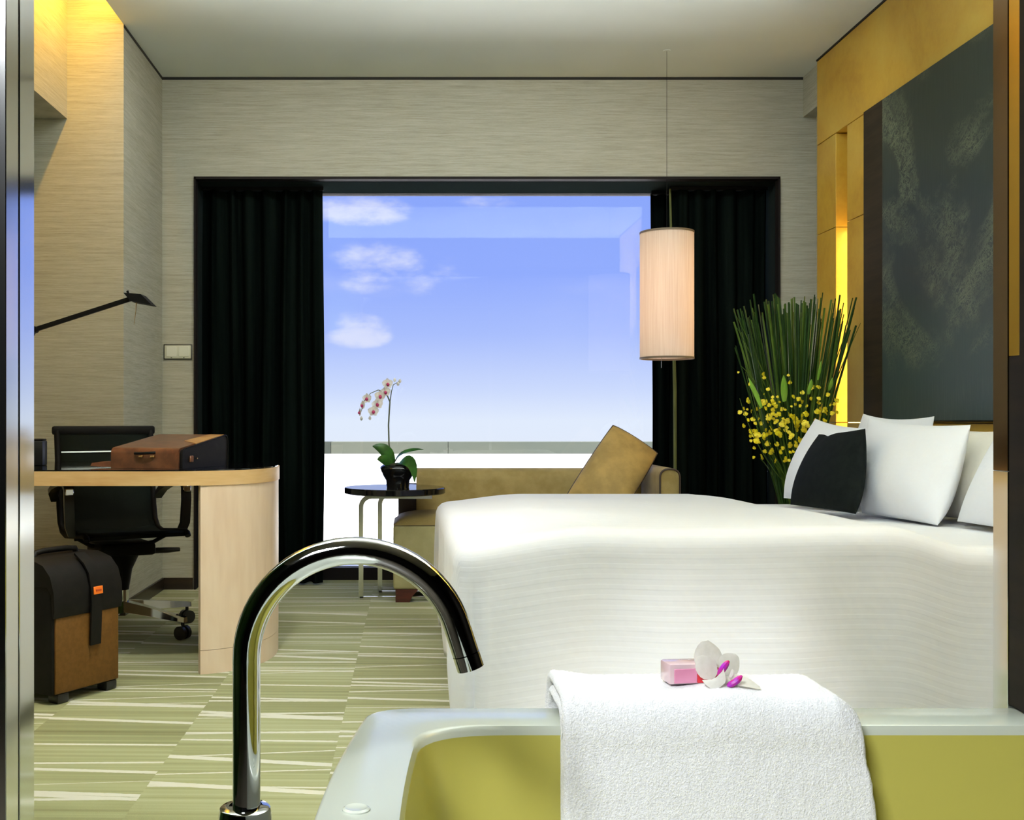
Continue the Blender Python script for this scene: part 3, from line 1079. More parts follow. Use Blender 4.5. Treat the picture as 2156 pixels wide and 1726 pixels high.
def lip_mesh(name, mat, s=1.0):
    mb = MB()
    mb.lathe([(.0, -.010), (.005, -.008), (.009, 0.0), (.006, .008), (.0, .011)], (0, 0, 0), 10)
    mb.xform(Matrix.Translation((0, -.006, -.004)) @ Matrix.Scale(s, 4))
    o = mb.build(name, mat)
    me = o.data
    bpy.data.objects.remove(o)
    return me


fm, lm = flower_mesh('flower', 'petal', .92), lip_mesh('lip', 'pink_lip')
for px, py, yaw, sc in ((816, 808, 15, 1), (812, 825, -10, .95), (800, 834, 20, 1.05), (795, 851, -15, 1.05), (786, 866, 10, 1), (773, 839, -30, .95), (764, 853, -60, .9), (758, 868, -75, .8)):
    c = P(px, py, OD - .035) - Vector(orc.location)
    mw = Matrix.Translation(c) @ Matrix.Rotation(R(yaw), 4, 'Z') @ Matrix.Rotation(R(random.uniform(-15, 15)), 4, 'Y') @ Matrix.Scale(sc, 4)
    fo = inst(fm, 'flower', orc, mw)
    inst(lm, 'lip', fo, Matrix.Identity(4))
for px, py in ((842, 802), (831, 800), (779, 880), (761, 881), (838, 808)):
    c = P(px, py, OD) - Vector(orc.location)
    mb = MB()
    mb.lathe([(.0, -.012), (.006, -.007), (.008, 0), (.005, .008), (.0, .012)], tuple(c), 10)
    mb.build('bud', 'petal', orc)

# ================================================================== pendant lamp
PD = 5.63
pc = Vector(((1404 - VX) * PD / F, PD, 0))
pend = thing('pendant_lamp', 'lit white cylinder pendant lamp hanging before the right curtain', 'lamp', (pc.x, pc.y, ZC))
z0, z1, rr = 1.243, 1.893, .1355
mb = MB()
SEG = 56
mb.ring_loft([[Vector((pc.x + q * math.cos(2 * math.pi * k / SEG), pc.y + q * math.sin(2 * math.pi * k / SEG), z)) for k in range(SEG)]
              for q, z in ((rr, z0), (rr, z1), (rr - .002, z1), (rr - .002, z0), (rr, z0))], True, False, False)
sh = mb.build('lamp_shade', 'shade', pend, world=True)
for z in (z0, z1 - .010):
    mb = MB()
    mb.ring_loft([[Vector((pc.x + q * math.cos(2 * math.pi * k / SEG), pc.y + q * math.sin(2 * math.pi * k / SEG), zz)) for k in range(SEG)]
                  for q, zz in ((rr + .0015, z), (rr + .0015, z + .010), (rr - .004, z + .010), (rr - .004, z), (rr + .0015, z))], True, False, False)
    mb.build('shade_ring', 'shade_band', sh, world=True)
mb = MB()
for k in range(3):
    a = k * 2.094
    mb.tube([(pc.x, pc.y, z1 - .02), (pc.x + rr * math.cos(a), pc.y + rr * math.sin(a), z1 - .006)], .0025, 6)
mb.build('spider', 'black_metal', pend, world=True)
MB().tube([(pc.x, pc.y, z1 - .03), (pc.x, pc.y, ZC)], .0011, 8).build('cord', 'black_metal', pend, world=True)
MB().lathe([(.0, -.004), (.018, -.004), (.019, -.001), (.0, 0.0)], (pc.x, pc.y, ZC), 24).build('ceiling_rose', 'ceiling', pend, world=True)
MB().tube([(pc.x - .032, pc.y - .02, z0 + .02), (pc.x - .032, pc.y - .02, z0 - .045)], .0012, 6).build('pull_chain', 'chrome_satin', pend, world=True)
MB().lathe([(.0, 1.30), (.018, 1.302), (.022, 1.31), (.022, 1.83), (.018, 1.838), (.0, 1.84)], (pc.x, pc.y, 0), 20).build('bulb', 'bulb', pend, world=True)

# ------------------------------------------------------------------ niche lamp
nl = thing('niche_light', 'glowing vertical strip light set into the golden wall', 'light', (XW + .07, 5.45, .705))
MB().box(XW + .055, XW + .09, PYN0 + .012, PYN1 - .012, .705, 1.885, .006, 2).build('diffuser', 'tube_lamp', nl, world=True)

# ================================================================== art panel
art = thing('wall_art', 'tall dark landscape art panel on the golden wall above the bed', 'art', (XW - .01, 3.85, .92))
MB().box(XW - .022, XW - .002, 2.57, PYA, .925, 2.365, .002, 1).build('frame', 'art_frame', art, world=True, smooth=False)
MB().box(XW - .028, XW - .0225, 2.79, 4.91, .930, 2.360, .001, 1).build('print', 'print', art, world=True, smooth=False)

# ================================================================== reeds and yellow orchids in a tall vase
VB = Vector((1.80, 5.20, 0))
arr = thing('flower_arrangement', 'tall fan of green reeds with yellow orchids in the corner', 'flowers', VB)
MB().lathe([(.0, 0), (.085, 0), (.09, .02), (.07, .2), (.052, .42), (.060, .53), (.055, .53), (.046, .42), (.0, .40)], (0, 0, 0), 32).build('vase', 'vase', arr)


def reed_mesh(nm, mat, bend):
    mb = MB()
    rings = []
    for i in range(8):
        q = i / 7
        w_ = .0068 * (1 - .35 * q)
        o = Vector((bend * q * q, 0, q))
        rings.append([o + Vector((-w_, -.001, 0)), o + Vector((0, -.003, 0)), o + Vector((w_, -.001, 0)), o + Vector((0, .002, 0))])
    mb.ring_loft(rings)
    o = mb.build(nm, mat)
    me = o.data
    bpy.data.objects.remove(o)
    return me


reeds = [reed_mesh('reed', mm, bd) for mm in ('leaf_dark', 'leaf_mid') for bd in (-.03, .0, .035)]
rnd = random.Random(21)
for k in range(150):
    a = rnd.uniform(0, 2 * math.pi)
    rad = math.sqrt(rnd.uniform(.0, 1))
    tx = rad * math.cos(a) * .275
    ty = rad * math.sin(a) * .21
    if abs(tx + .045) < .028 and k % 4:
        tx += .06 if tx > -.045 else -.06
    tz = rnd.uniform(1.41, 1.535) - .18 * (abs(tx) / .28) ** 3 * rnd.random()
    if k % 12 == 0:
        tx *= 1.12
        tz -= .08
    bx, by = tx * .12 + rnd.uniform(-.016, .016), ty * .12 + rnd.uniform(-.016, .016)
    p0, p1 = Vector((bx, by, .42)), Vector((tx, ty, tz))
    d = p1 - p0
    q = d.to_track_quat('Z', 'Y').to_matrix().to_4x4()
    mw = Matrix.Translation(p0) @ q @ Matrix.Rotation(rnd.uniform(0, 6.28), 4, 'Z') @ Matrix.Diagonal((1, 1, d.length, 1))
    me = reeds[rnd.choice((0, 1, 2, 0, 1, 2, 3, 4, 5))]
    inst(me, 'reed', arr, mw)
# outlying thin wisps
for (px0, py0, px1, py1) in ((1640, 860, 1545, 655), (1640, 880, 1552, 690), (1730, 850, 1797, 660), (1735, 870, 1812, 680), (1620, 850, 1560, 770)):
    a, c = P(px0, py0, 5.15) - VB, P(px1, py1, 5.12) - VB
    MB().tube(bez(a, (a + c) / 2 + Vector((0, 0, .03)), c, 6), [.003, .003, .0028, .0025, .002, .0016, .001], 5).build('wisp', 'leaf_mid', arr)


def blossom_mesh(nm):
    mb = MB()
    for ang_, ln, wd_ in ((250, .020, .013), (290, .020, .013), (90, .010, .006), (20, .011, .005), (160, .011, .005)):
        a = R(ang_)
        d = Vector((math.cos(a), -.35, math.sin(a))).normalized()
        sd = Vector((-math.sin(a), 0, math.cos(a)))
        rings = []
        for i in range(4):
            q = i / 3
            w_ = wd_ * (.35, .95, 1.0, .3)[i]
            c_ = d * ln * q + Vector((0, .005 * q * q, 0))
            rings.append([c_ - sd * w_, c_ + Vector((0, -.0012, 0)), c_ + sd * w_, c_ + Vector((0, .0012, 0))])
        mb.ring_loft(rings)
    o = mb.build(nm, 'yellow')
    me = o.data
    bpy.data.objects.remove(o)
    return me


bme = blossom_mesh('blossom')
spray = MB()
sprays = []
for k in range(17):
    f_ = (k + .5) / 17
    px1 = 1545 + 215 * f_ + rnd.uniform(-8, 8)
    py1 = rnd.uniform(770, 850)
    ex = P(px1, py1, 5.02 + rnd.uniform(-.04, .06)) - VB
    a = Vector(((f_ - .5) * .10, -.05, .62))
    mid = Vector((ex.x * .75, ex.y * .8, .62 + (ex.z - .62) * .42))
    pts = bez(a, mid, ex, 9)
    spray.tube(pts, [.0022] * 6 + [.0018, .0015, .0012, .001], 5)
    sprays.append(pts)
spray.build('spray_stems', 'leaf_mid', arr)
nb = 0
for pts in sprays:
    for j in range(11):
        q = rnd.uniform(.40, 1.0)
        i = min(8, int(q * 9))
        c = pts[i].lerp(pts[i + 1], q * 9 - i) + Vector((rnd.uniform(-.035, .035), rnd.uniform(-.03, .02), rnd.uniform(-.05, .03)))
        sc = rnd.uniform(.42, .92) * (1.15 if q < .8 else .8)
        mw = Matrix.Translation(c) @ Matrix.Rotation(rnd.uniform(-.9, .9), 4, 'Z') @ Matrix.Rotation(rnd.uniform(-.9, .9), 4, 'Y') @ Matrix.Rotation(rnd.uniform(-.5, .5), 4, 'X') @ Matrix.Scale(sc, 4)
        inst(bme, 'blossom', arr, mw)
for (a, c, wd_) in (((1604, 858), (1576, 795), .012), ((1598, 835), (1578, 812), .009), ((1652, 845), (1650, 790), .019), ((1703, 830), (1709, 798), .013), ((1746, 822), (1753, 795), .011), ((1722, 800), (1729, 760), .008)):
    p0, p1 = P(*a, 4.99) - VB, P(*c, 4.97) - VB
    leaf(bez(p0, (p0 + p1) / 2 + Vector((.0, -.01, 0)), p1, 8), wprof(8, wd_), (.9, .3, .1), fold=.15).build('leaf', 'leaf_lime', arr, ang=60)
# foliage between the stems below the blossoms
for k in range(26):
    a = rnd.uniform(0, 6.28)
    r0 = rnd.uniform(.02, .05)
    z_ = rnd.uniform(.5, .7)
    p0 = Vector((r0 * math.cos(a), r0 * math.sin(a), z_))
    r1 = rnd.uniform(.08, .20)
    p1 = Vector((r1 * math.cos(a), r1 * math.sin(a) * .8, z_ + rnd.uniform(.15, .38)))
    leaf(bez(p0, (p0 + p1) / 2 + Vector((0, 0, .05)), p1, 6), wprof(6, rnd.uniform(.007, .014)), (-math.sin(a), math.cos(a), .2)).build('leaf', rnd.choice(('leaf_dark', 'leaf_mid')), arr, ang=60)

# ================================================================== desk
desk = thing('desk', 'maple desk with rounded end and black glass top', 'desk', (-1.4, 4.42, 0))
DC, RX, RY = Vector((-.955, 4.42)), .415, .42


def desk_outline(inset=0.0, n=36, p=2.3):
    pts = [(-2.28, DC.y - RY + inset)]
    for k in range(n + 1):
        a = -math.pi / 2 + math.pi * k / n
        ca, sa = math.cos(a), math.sin(a)
        rx, ry = RX - inset, RY - inset
        pts.append((DC.x + rx * abs(ca) ** (2 / p), DC.y + ry * math.copysign(abs(sa) ** (2 / p), sa)))
    pts.append((-2.28, DC.y + RY - inset))
    return pts


MB().prism(desk_outline(), .692, .745).build('desk_top', 'maple_edge', desk, world=True, ang=30)
MB().prism(desk_outline(.004), .745, .750).build('glass_top', 'black_glass', desk, world=True, ang=30)


def arc_panel(z0, z1, out, thick, name, mat):
    o_ = [q for q in desk_outline(out, 72) if q[0] > -.785]
    i_ = [q for q in desk_outline(out + thick, 72)]
    # inner points by nearest parameter: shrink towards the centre
    inn = [(DC.x + (x - DC.x) * (1 - thick / RX), DC.y + (y - DC.y) * (1 - thick / RY)) for x, y in o_]
    poly = o_ + list(reversed(inn))
    return MB().prism(poly, z0, z1).build(name, mat, desk, world=True, ang=30)


arc_panel(.088, .692, .004, .03, 'end_panel', 'maple')
arc_panel(.0, .0865, .0045, .03, 'plinth', 'maple')
MB().box(-2.26, -2.22, DC.y - RY + .03, DC.y + RY - .03, 0, .692).build('side_panel', 'maple', desk, world=True, smooth=False)

# ------------------------------------------------------------------ office chair
ch = thing('office_chair', 'black mesh office chair on a chrome star base behind the desk', 'chair', (-1.275, 4.83, 0), R(31))
# local axes: forward -Y, right +X
rail_pts = [(-.245, .435), (-.235, .447), (-.20, .452), (-.05, .440), (.10, .428), (.165, .440), (.205, .475), (.225, .54), (.245, .68), (.262, .80), (.272, .875), (.278, .90)]
for s in (-1, 1):
    MB().tube([(s * .215, y, z) for y, z in rail_pts], .013, 10).build('side_rail', 'black_metal', ch)


def sling(s, t_):
    k = t_ * (len(rail_pts) - 1)
    i = min(len(rail_pts) - 2, int(k))
    y = rail_pts[i][0] + (rail_pts[i + 1][0] - rail_pts[i][0]) * (k - i)
    z = rail_pts[i][1] + (rail_pts[i + 1][1] - rail_pts[i][1]) * (k - i)
    return Vector((-.212 + .424 * s, y, z))


mb = MB()
mb.grid(sling, 4, 44)
so = mb.build('sling', 'chair_mesh', ch, ang=60)
sm_ = so.modifiers.new('thick', 'SOLIDIFY')
sm_.thickness = .004
MB().box(-.235, .235, .262, .292, .865, .905, .010, 2).build('head_bar', 'black_metal', ch)
MB().tube([(-.20, .262, .785), (.20, .262, .785)], .009, 8).build('stretcher', 'chrome_satin', ch)
MB().tube([(-.21, -.02, .425), (.21, -.02, .425)], .011, 8).build('stretcher', 'black_metal', ch)
for s in (-1, 1):
    ap = [(s * .232, .232, .575), (s * .250, .20, .615), (s * .255, .12, .640), (s * .255, .0, .662), (s * .255, -.07, .664), (s * .255, -.105, .640), (s * .255, -.108, .58), (s * .25, -.105, .48), (s * .235, -.10, .442)]
    ao = MB().flatbar(ap, .040, .022, (1, 0, 0)).build('armrest', 'black_plastic', ch, ang=60)
    MB().box(s * .255 - .018, s * .255 + .018, -.122, -.100, .615, .645, .004, 1).build('arm_cap', 'chrome_satin', ao)
MB().box(-.12, .12, -.11, .13, .345, .400, .014, 2).build('tilt_mechanism', 'black_metal', ch)
MB().tube([(0, 0, .345), (0, 0, .28), (0, 0, .19)], [.075, .045, .030], 16).build('column_cover', 'black_metal', ch)
for s in (-1, 1):
    MB().tube([(s * .06, .05, .372), (s * .14, .0, .39), (s * .21, -.03, .432)], .009, 8).build('bracket', 'black_metal', ch)
MB().tube([(.07, -.02, .355), (.20, -.02, .352), (.255, -.02, .352)], [.013, .013, .009], 8).build('lever', 'black_plastic', ch)
MB().tube([(0, 0, .385), (0, 0, .22), (0, 0, .219), (0, 0, .10)], [.022, .022, .030, .030], 16).build('column', 'chrome_satin', ch)
for k in range(5):
    a = R(-58 + 72 * k)
    d = Vector((math.cos(a), math.sin(a), 0))
    sd = Vector((-d.y, d.x, 0))
    rings = []
    for q, zc, h_, w_ in ((.02, .125, .030, .022), (.15, .112, .024, .019), (.32, .092, .015, .015), (.35, .088, .013, .013)):
        c = d * q + Vector((0, 0, zc))
        rings.append([c - sd * w_ - Vector((0, 0, h_)), c + sd * w_ - Vector((0, 0, h_)), c + sd * w_ * .8 + Vector((0, 0, h_ * .6)), c - sd * w_ * .8 + Vector((0, 0, h_ * .6))])
    mb = MB()
    mb.ring_loft(rings)
    lg = mb.build('star_leg', 'chrome', ch, ang=30)
    c = d * .335 + Vector((0, 0, .030))
    mb = MB()
    for s in (-1, 1):
        mb.tube([c + sd * (s * .024), c + sd * (s * .007)], .029, 20)
    mb.tube([c + Vector((0, 0, .03)), c + Vector((0, 0, .06))], .008, 8)
    mb.build('caster', 'black_plastic', lg, ang=40)

# ------------------------------------------------------------------ desk lamp
dl = thing('desk_lamp', 'black cantilever desk lamp reaching over the desk', 'lamp', (-1.78, 4.50, .750))
LD = 4.5
MB().lathe([(.0, 0), (.055, 0), (.055, .075), (.05, .08), (.0, .08)], (-1.78, LD, .7505), 28).build('base', 'black_metal', dl, world=True)
e0, e1, e2 = Vector((-1.78, LD, .83)), P(73, 694, LD), P(272, 630, LD)
MB().flatbar([e0, e1], .012, .016, (0, 1, 0)).build('lower_arm', 'black_metal', dl, world=True)
dr = (e2 - e1).normalized()
MB().flatbar([e1 - dr * .12, e2], .014, .018, (0, 1, 0)).build('upper_arm', 'black_metal', dl, world=True)
MB().box(-.03, .03, -.02, .02, -.03, .03, .005, 1, rot=Matrix.Translation(e1 - dr * .14)).build('counterweight', 'black_metal', dl, world=True)
MB().tube([e1 + Vector((0, -.014, 0)), e1 + Vector((0, .014, 0))], .014, 16).build('joint', 'black_metal', dl, world=True)
mb = MB()
hp = [P(264, 618, LD), P(302, 621, LD), P(325, 644, LD), P(280, 636, LD)]
rings = []
for yy, s in ((-.045, .96), (.045, 1.0)):
    c = sum(hp, Vector()) / 4
    rings.append([c + (q - c) * s + Vector((0, yy, 0)) for q in hp])
mb.ring_loft(rings)
hd = mb.build('lamp_head', 'black_metal', dl, world=True, smooth=False)
MB().tube([P(276, 634, LD), P(268, 612, LD)], .005, 8).build('finger_rod', 'black_metal', hd, world=True)
MB().tube([P(287, 636, LD), P(286, 655, LD), P(282, 683, LD)], [.0028, .0016, .0010], 6).build('touch_wire', 'gold_metal', hd, world=True)

# ------------------------------------------------------------------ briefcase
bc_n = Vector((-.862, 4.075, .7505))
ang_b = math.atan2(.34, .94)
bc = thing('briefcase', 'brown leather briefcase with black end lying on the desk', 'briefcase', bc_n, 0)
# local: a = along the end face (towards the window), b = along the front face (to the left)
av = Vector((math.sin(ang_b), math.cos(ang_b), 0))
bv = Vector((-math.cos(ang_b), math.sin(ang_b), 0))
LA, LB, HB = .35, .30, .124


def bcp(a, b_, z):
    return av * a + bv * b_ + Vector((0, 0, z))


def bprof(h0, h1, rr_, a0=0.0, a1=LA, n=5):
    pts = [(a0, 0.0)]
    for k in range(n + 1):
        q = math.pi - k / n * math.pi / 2
        pts.append((a0 + rr_ + rr_ * math.cos(q), h0 - rr_ + rr_ * math.sin(q)))
    for k in range(n + 1):
        q = math.pi / 2 - k / n * math.pi / 2
        pts.append((a1 - rr_ + rr_ * math.cos(q), h1 - rr_ + rr_ * math.sin(q)))
    pts.append((a1, 0.0))
    return pts


mb = MB()
pr = bprof(.078, HB, .022)
mb.ring_loft([[bcp(a, b_, z) for a, z in pr] for b_ in (.006, LB)])
body = mb.build('body', 'leather', bc, ang=40)
mb = MB()
pr2 = bprof(.073, HB - .006, .022, .008, LA - .008)
mb.ring_loft([[bcp(a, b_, z) for a, z in pr2] for b_ in (-.006, .007)])
mb.build('gusset', 'leather_dark', bc, ang=40)
MB().tube([bcp(a, -.007, z) for a, z in bprof(.075, HB - .003, .022, .005, LA - .005)], .0028, 6).build('piping', 'leather_dark', bc)
mb = MB()
tz_ = lambda a, d_: .078 + (HB - .078) * (a - .022) / (LA - .044) + d_
tan_ = [(.11, -.004), (.22, -.004), (LA - .03, -.004), (LA - .03, .060), (.17, .085)]
mb.ring_loft([[bcp(a, b_, tz_(a, .0015)) for a, b_ in tan_], [bcp(a, b_, tz_(a, -.002)) for a, b_ in tan_]])
mb.build('tan_corner', 'tan_leather', bc, ang=20)
for b_ in (.115, .165):
    MB().box(-.009, .009, -.004, .004, -.004, .004, .001, 1, rot=Matrix.Translation(bcp(-.003, b_, .045)) @ Matrix.Rotation(ang_b * -1, 4, 'Z')).build('clasp', 'gold_metal', bc)
MB().tube([bcp(-.006, .10, .060), bcp(-.016, .12, .058), bcp(-.016, .17, .056), bcp(-.006, .19, .056)], .005, 8).build('handle', 'leather_dark', bc)
MB().box(-.012, .012, -.003, .003, -.012, .012, .002, 1, rot=Matrix.Translation(bcp(.07, -.008, .035)) @ Matrix.Rotation(-ang_b + R(90), 4, 'Z')).build('lock_plate', 'leather', bc)
MB().lathe([(.0, -.003), (.004, -.002), (.004, .002), (.0, .003)], tuple(bcp(.105, -.010, .036)), 10).build('stud', 'gold_metal', bc)
# leather flap running out to the left
mb = MB()
mb.ring_loft([[bcp(a, b_, z) for a, z in ((.01, z0_), (.02, z0_ + .022 * k_), (.09, z0_ + .022 * k_), (.10, z0_))] for b_, z0_, k_ in ((LB - .01, .003, 1.0), (LB + .05, .003, .9), (LB + .10, .006, .5))])
mb.build('side_flap', 'leather', bc, ang=30)

blk = thing('desk_box', 'small black box standing at the left end of the desk', 'box', (-1.56, 4.42, .7505))
MB().box(-.085, .085, -.03, .03, 0, .098, .004, 2).build('body', 'black_plastic', blk)
MB().box(-.083, .083, -.028, .028, .0985, .106, .003, 1).build('lid', 'leather_dark', blk)

# ------------------------------------------------------------------ pilot case on the floor
cn_ = Vector((-1.175, 3.575, 0))
cr_ = Vector((-1.020, 3.835, 0))
ux = (cr_ - cn_)
LW = ux.length
ux.normalize()
uy = Vector((-ux.y, ux.x, 0))      # away to the left
case = thing('pilot_case', 'brown and black rolling pilot case standing on the carpet', 'suitcase', cn_)


def cp(a, b_, z):
    return ux * a + uy * b_ + Vector((0, 0, z))


DPT = .30
rotc = Matrix(((ux.x, uy.x, 0, 0), (ux.y, uy.y, 0, 0), (0, 0, 1, 0), (0, 0, 0, 1)))
MB().box(0.004, LW - .004, .0, DPT, .030, .40, .012, 2, rot=rotc).build('body', 'leather_dark', case)
MB().box(.016, LW - .010, -.006, .004, .036, .325, .004, 2, rot=rotc).build('front_panel', 'case_brown', case)
mb = MB()
flp = [(-.010, .285), (-.016, .31), (-.012, .37), (.005, .42), (.04, .455), (.10, .472), (DPT - .05, .472), (DPT - .01, .455), (DPT, .40), (DPT, .385), (.02, .385), (.0, .36), (-.004, .285)]
mb.ring_loft([[cp(a, y, z) for y, z in flp] for a in (.002, .02, LW - .02, LW - .002)])
mb.build('flap', 'leather_dark', case, ang=40)
sc_ = LW * .58
mb = MB()
mb.flatbar([cp(sc_, .06, .478), cp(sc_, .015, .446), cp(sc_, -.008, .415), cp(sc_, -.0175, .37), cp(sc_, -.022, .31), cp(sc_, -.020, .25), cp(sc_, -.016, .175)], .046, .007, ux)
sp = mb.build('strap', 'leather_dark', case, ang=50)
tg_ = MB().box(-.020, .020, -.002, .002, -.013, .013, .001, 1, rot=Matrix.Translation(cp(sc_ + .006, -.024, .358)) @ rotc @ Matrix.Rotation(R(-4), 4, 'X')).build('tag', 'orange', sp)
MB().box(-.012, .012, -.001, .001, -.0035, .0035, 0, 1, rot=Matrix.Translation(cp(sc_ + .006, -.0268, .358)) @ rotc @ Matrix.Rotation(R(-4), 4, 'X')).build('tag_print', 'orange_dark', tg_)
for a in (.03, LW - .06):
    MB().box(a, a + .05, .0, .05, 0, .034, .008, 2, rot=rotc).build('foot', 'black_plastic', case)
for a in (.03, LW - .05):
    MB().tube([cp(a, DPT - .04, .025), cp(a + .025, DPT - .04, .025)], .025, 16).build('wheel', 'black_plastic', case)
MB().tube([cp(.06, .15, .470), cp(.065, .15, .484), cp(.10, .15, .488), cp(LW - .10, .15, .488), cp(LW - .065, .15, .484), cp(LW - .06, .15, .470)], .010, 10).build('handle', 'leather_dark', case)

# ================================================================== wall switch
sw = thing('wall_switch', 'double light switch on the wall left of the curtain', 'switch', (-1.293, YB, 1.307))
MB().box(-.079, .079, -.006, -.0005, -.043, .043, .004, 2).build('rim', 'switch_edge', sw)
MB().box(-.072, .072, -.010, -.0055, -.036, .036, .003, 2).build('plate', 'switch_white', sw)
for x0 in (-.062, .006):
    k = MB().box(x0, x0 + .056, -.013, -.0095, -.026, .030, .002, 1).build('key', 'switch_key', sw)
    MB().box(x0 + .024, x0 + .032, -.0115, -.0095, -.034, -.030, 0, 1).build('indicator', 'switch_edge', k)

# ================================================================== bathtub
tub = thing('bathtub', 'ivory freestanding bathtub in the foreground', 'bathtub', (.8, .95, 0))
TY, TH, TX1 = .95, .51, 1.75


def tub_outline(x0, k, hy, x1, rc, nl=26):
    """left end bows, far and near sides straight; rounded corners of size rc"""
    pts = []

    def lx(y):
        return x0 + k * (y / hy) ** 2
    ys = [-(hy - rc) + 2 * (hy - rc) * i / nl for i in range(nl + 1)]
    pts += [Vector((lx(y), TY + y)) for y in ys]
    a = Vector((lx(hy - rc), TY + hy - rc))
    cpt = Vector((lx(hy) + .001, TY + hy))
    b_ = Vector((lx(hy) + rc * 1.4, TY + hy))
    pts += [a * (1 - s) ** 2 + cpt * 2 * s * (1 - s) + b_ * s * s for s in [i / 8 for i in range(1, 9)]]
    pts += [Vector((b_.x + (x1 - rc - b_.x) * i / 10, TY + hy)) for i in range(1, 10)]
    pts += [Vector((x1 - rc + rc * math.sin(q), TY + hy - rc + rc * math.cos(q))) for q in [i / 6 * math.pi / 2 for i in range(7)]]
    pts += [Vector((x1 - rc + rc * math.cos(q), TY - hy + rc - rc * math.sin(q))) for q in [i / 6 * math.pi / 2 for i in range(7)]]
    b2 = Vector((lx(-hy) + rc * 1.4, TY - hy))
    pts += [Vector((x1 - rc + (b2.x - x1 + rc) * i / 10, TY - hy)) for i in range(1, 10)]
    c2_ = Vector((lx(-hy) + .001, TY - hy))
    a2 = Vector((lx(-hy + rc), TY - hy + rc))
    pts += [b2 * (1 - s) ** 2 + c2_ * 2 * s * (1 - s) + a2 * s * s for s in [i / 8 for i in range(0, 8)]]
    return pts


def ring(o, z):
    return [Vector((p.x, p.y, z)) for p in o]


ZR = .55
O = lambda q: tub_outline(-.097 + q, .042, TH - q, TX1 - q, .045)
I = lambda q: tub_outline(-.012 + q, .024, .424 - q, TX1 - .09 - q, .075)
mb = MB()
mb.ring_loft([ring(O(.06), 0), ring(O(.045), .05), ring(O(.012), .50), ring(O(0), .53), ring(O(0), .545), ring(O(.0015), .5485), ring(O(.005), ZR),
              ring(I(-.006), ZR), ring(I(-.002), ZR - .0012), ring(I(0), ZR - .006), ring(I(.0015), ZR - .012)], True, False, False)
mb.build('rim', 'tub_rim', tub, world=True, ang=50)
mb = MB()
mb.ring_loft([ring(I(.0015), ZR - .012), ring(I(.004), ZR - .03), ring(I(.02), .40), ring(I(.045), .22), ring(I(.075), .16), ring(I(.14), .13)], True, False, True)
mb.build('basin', 'tub', tub, world=True, ang=50)
oc = P(750, 1705, 1.075)
MB().lathe([(.0, 0), (.0135, 0), (.0135, .0015), (.011, .003), (.008, .0022), (.0, .0018)], (oc.x, oc.y, ZR), 28).build('overflow_button', 'tub_rim', tub, world=True)

# ------------------------------------------------------------------ faucet
FD = 1.12
fa = thing('faucet', 'tall chrome gooseneck faucet standing beside the bathtub', 'faucet', ((516 - VX) * FD / F, FD, 0))
s_ = FD / F
pts = [P(519, 1700, FD), P(519, 1600, FD), P(519, 1500, FD), P(519, 1420, FD)]
cx, cy, rad = 746, 1386, 227
for k in range(0, 33):
    a = math.pi - k / 32 * (math.pi - R(18))
    pts.append(P(cx + rad * math.cos(a), cy - rad * math.sin(a), FD))
ex, ey = cx + rad * math.cos(R(18)), cy - rad * math.sin(R(18))
for q in (20, 40, 62):
    pts.append(P(ex + .309 * q, ey + .951 * q, FD))
MB().tube(pts, .0141, 28).build('spout', 'chrome', fa, world=True, ang=60)
q0, q1 = P(ex + .309 * 63.5, ey + .951 * 63.5, FD), P(ex + .309 * 96, ey + .951 * 96, FD)
MB().tube([q0, q0.lerp(q1, .02), q0.lerp(q1, .97), q1], [.0130, .0142, .0142, .0130], 28).build('outlet', 'chrome', fa, world=True, ang=40)
MB().lathe([(.0, 0), (.045, 0), (.045, .008), (.027, .012), (.027, .528), (.0255, .5365), (.0235, .538), (.016, .5385), (.0, .5385)],
           ((516 - VX) * FD / F, FD, .0), 40).build('standpipe', 'chrome', fa, world=True, ang=40)
MB().tube([P(519, 1712, FD), P(519, 1697, FD)], [.0185, .0165], 28).build('collar', 'chrome', fa, world=True, ang=40)

# ------------------------------------------------------------------ towel over the far rim
tw = thing('towel', 'folded white terry towel draped over the far bathtub rim', 'towel', (.37, 1.41, .55))
rn = random.Random(4)


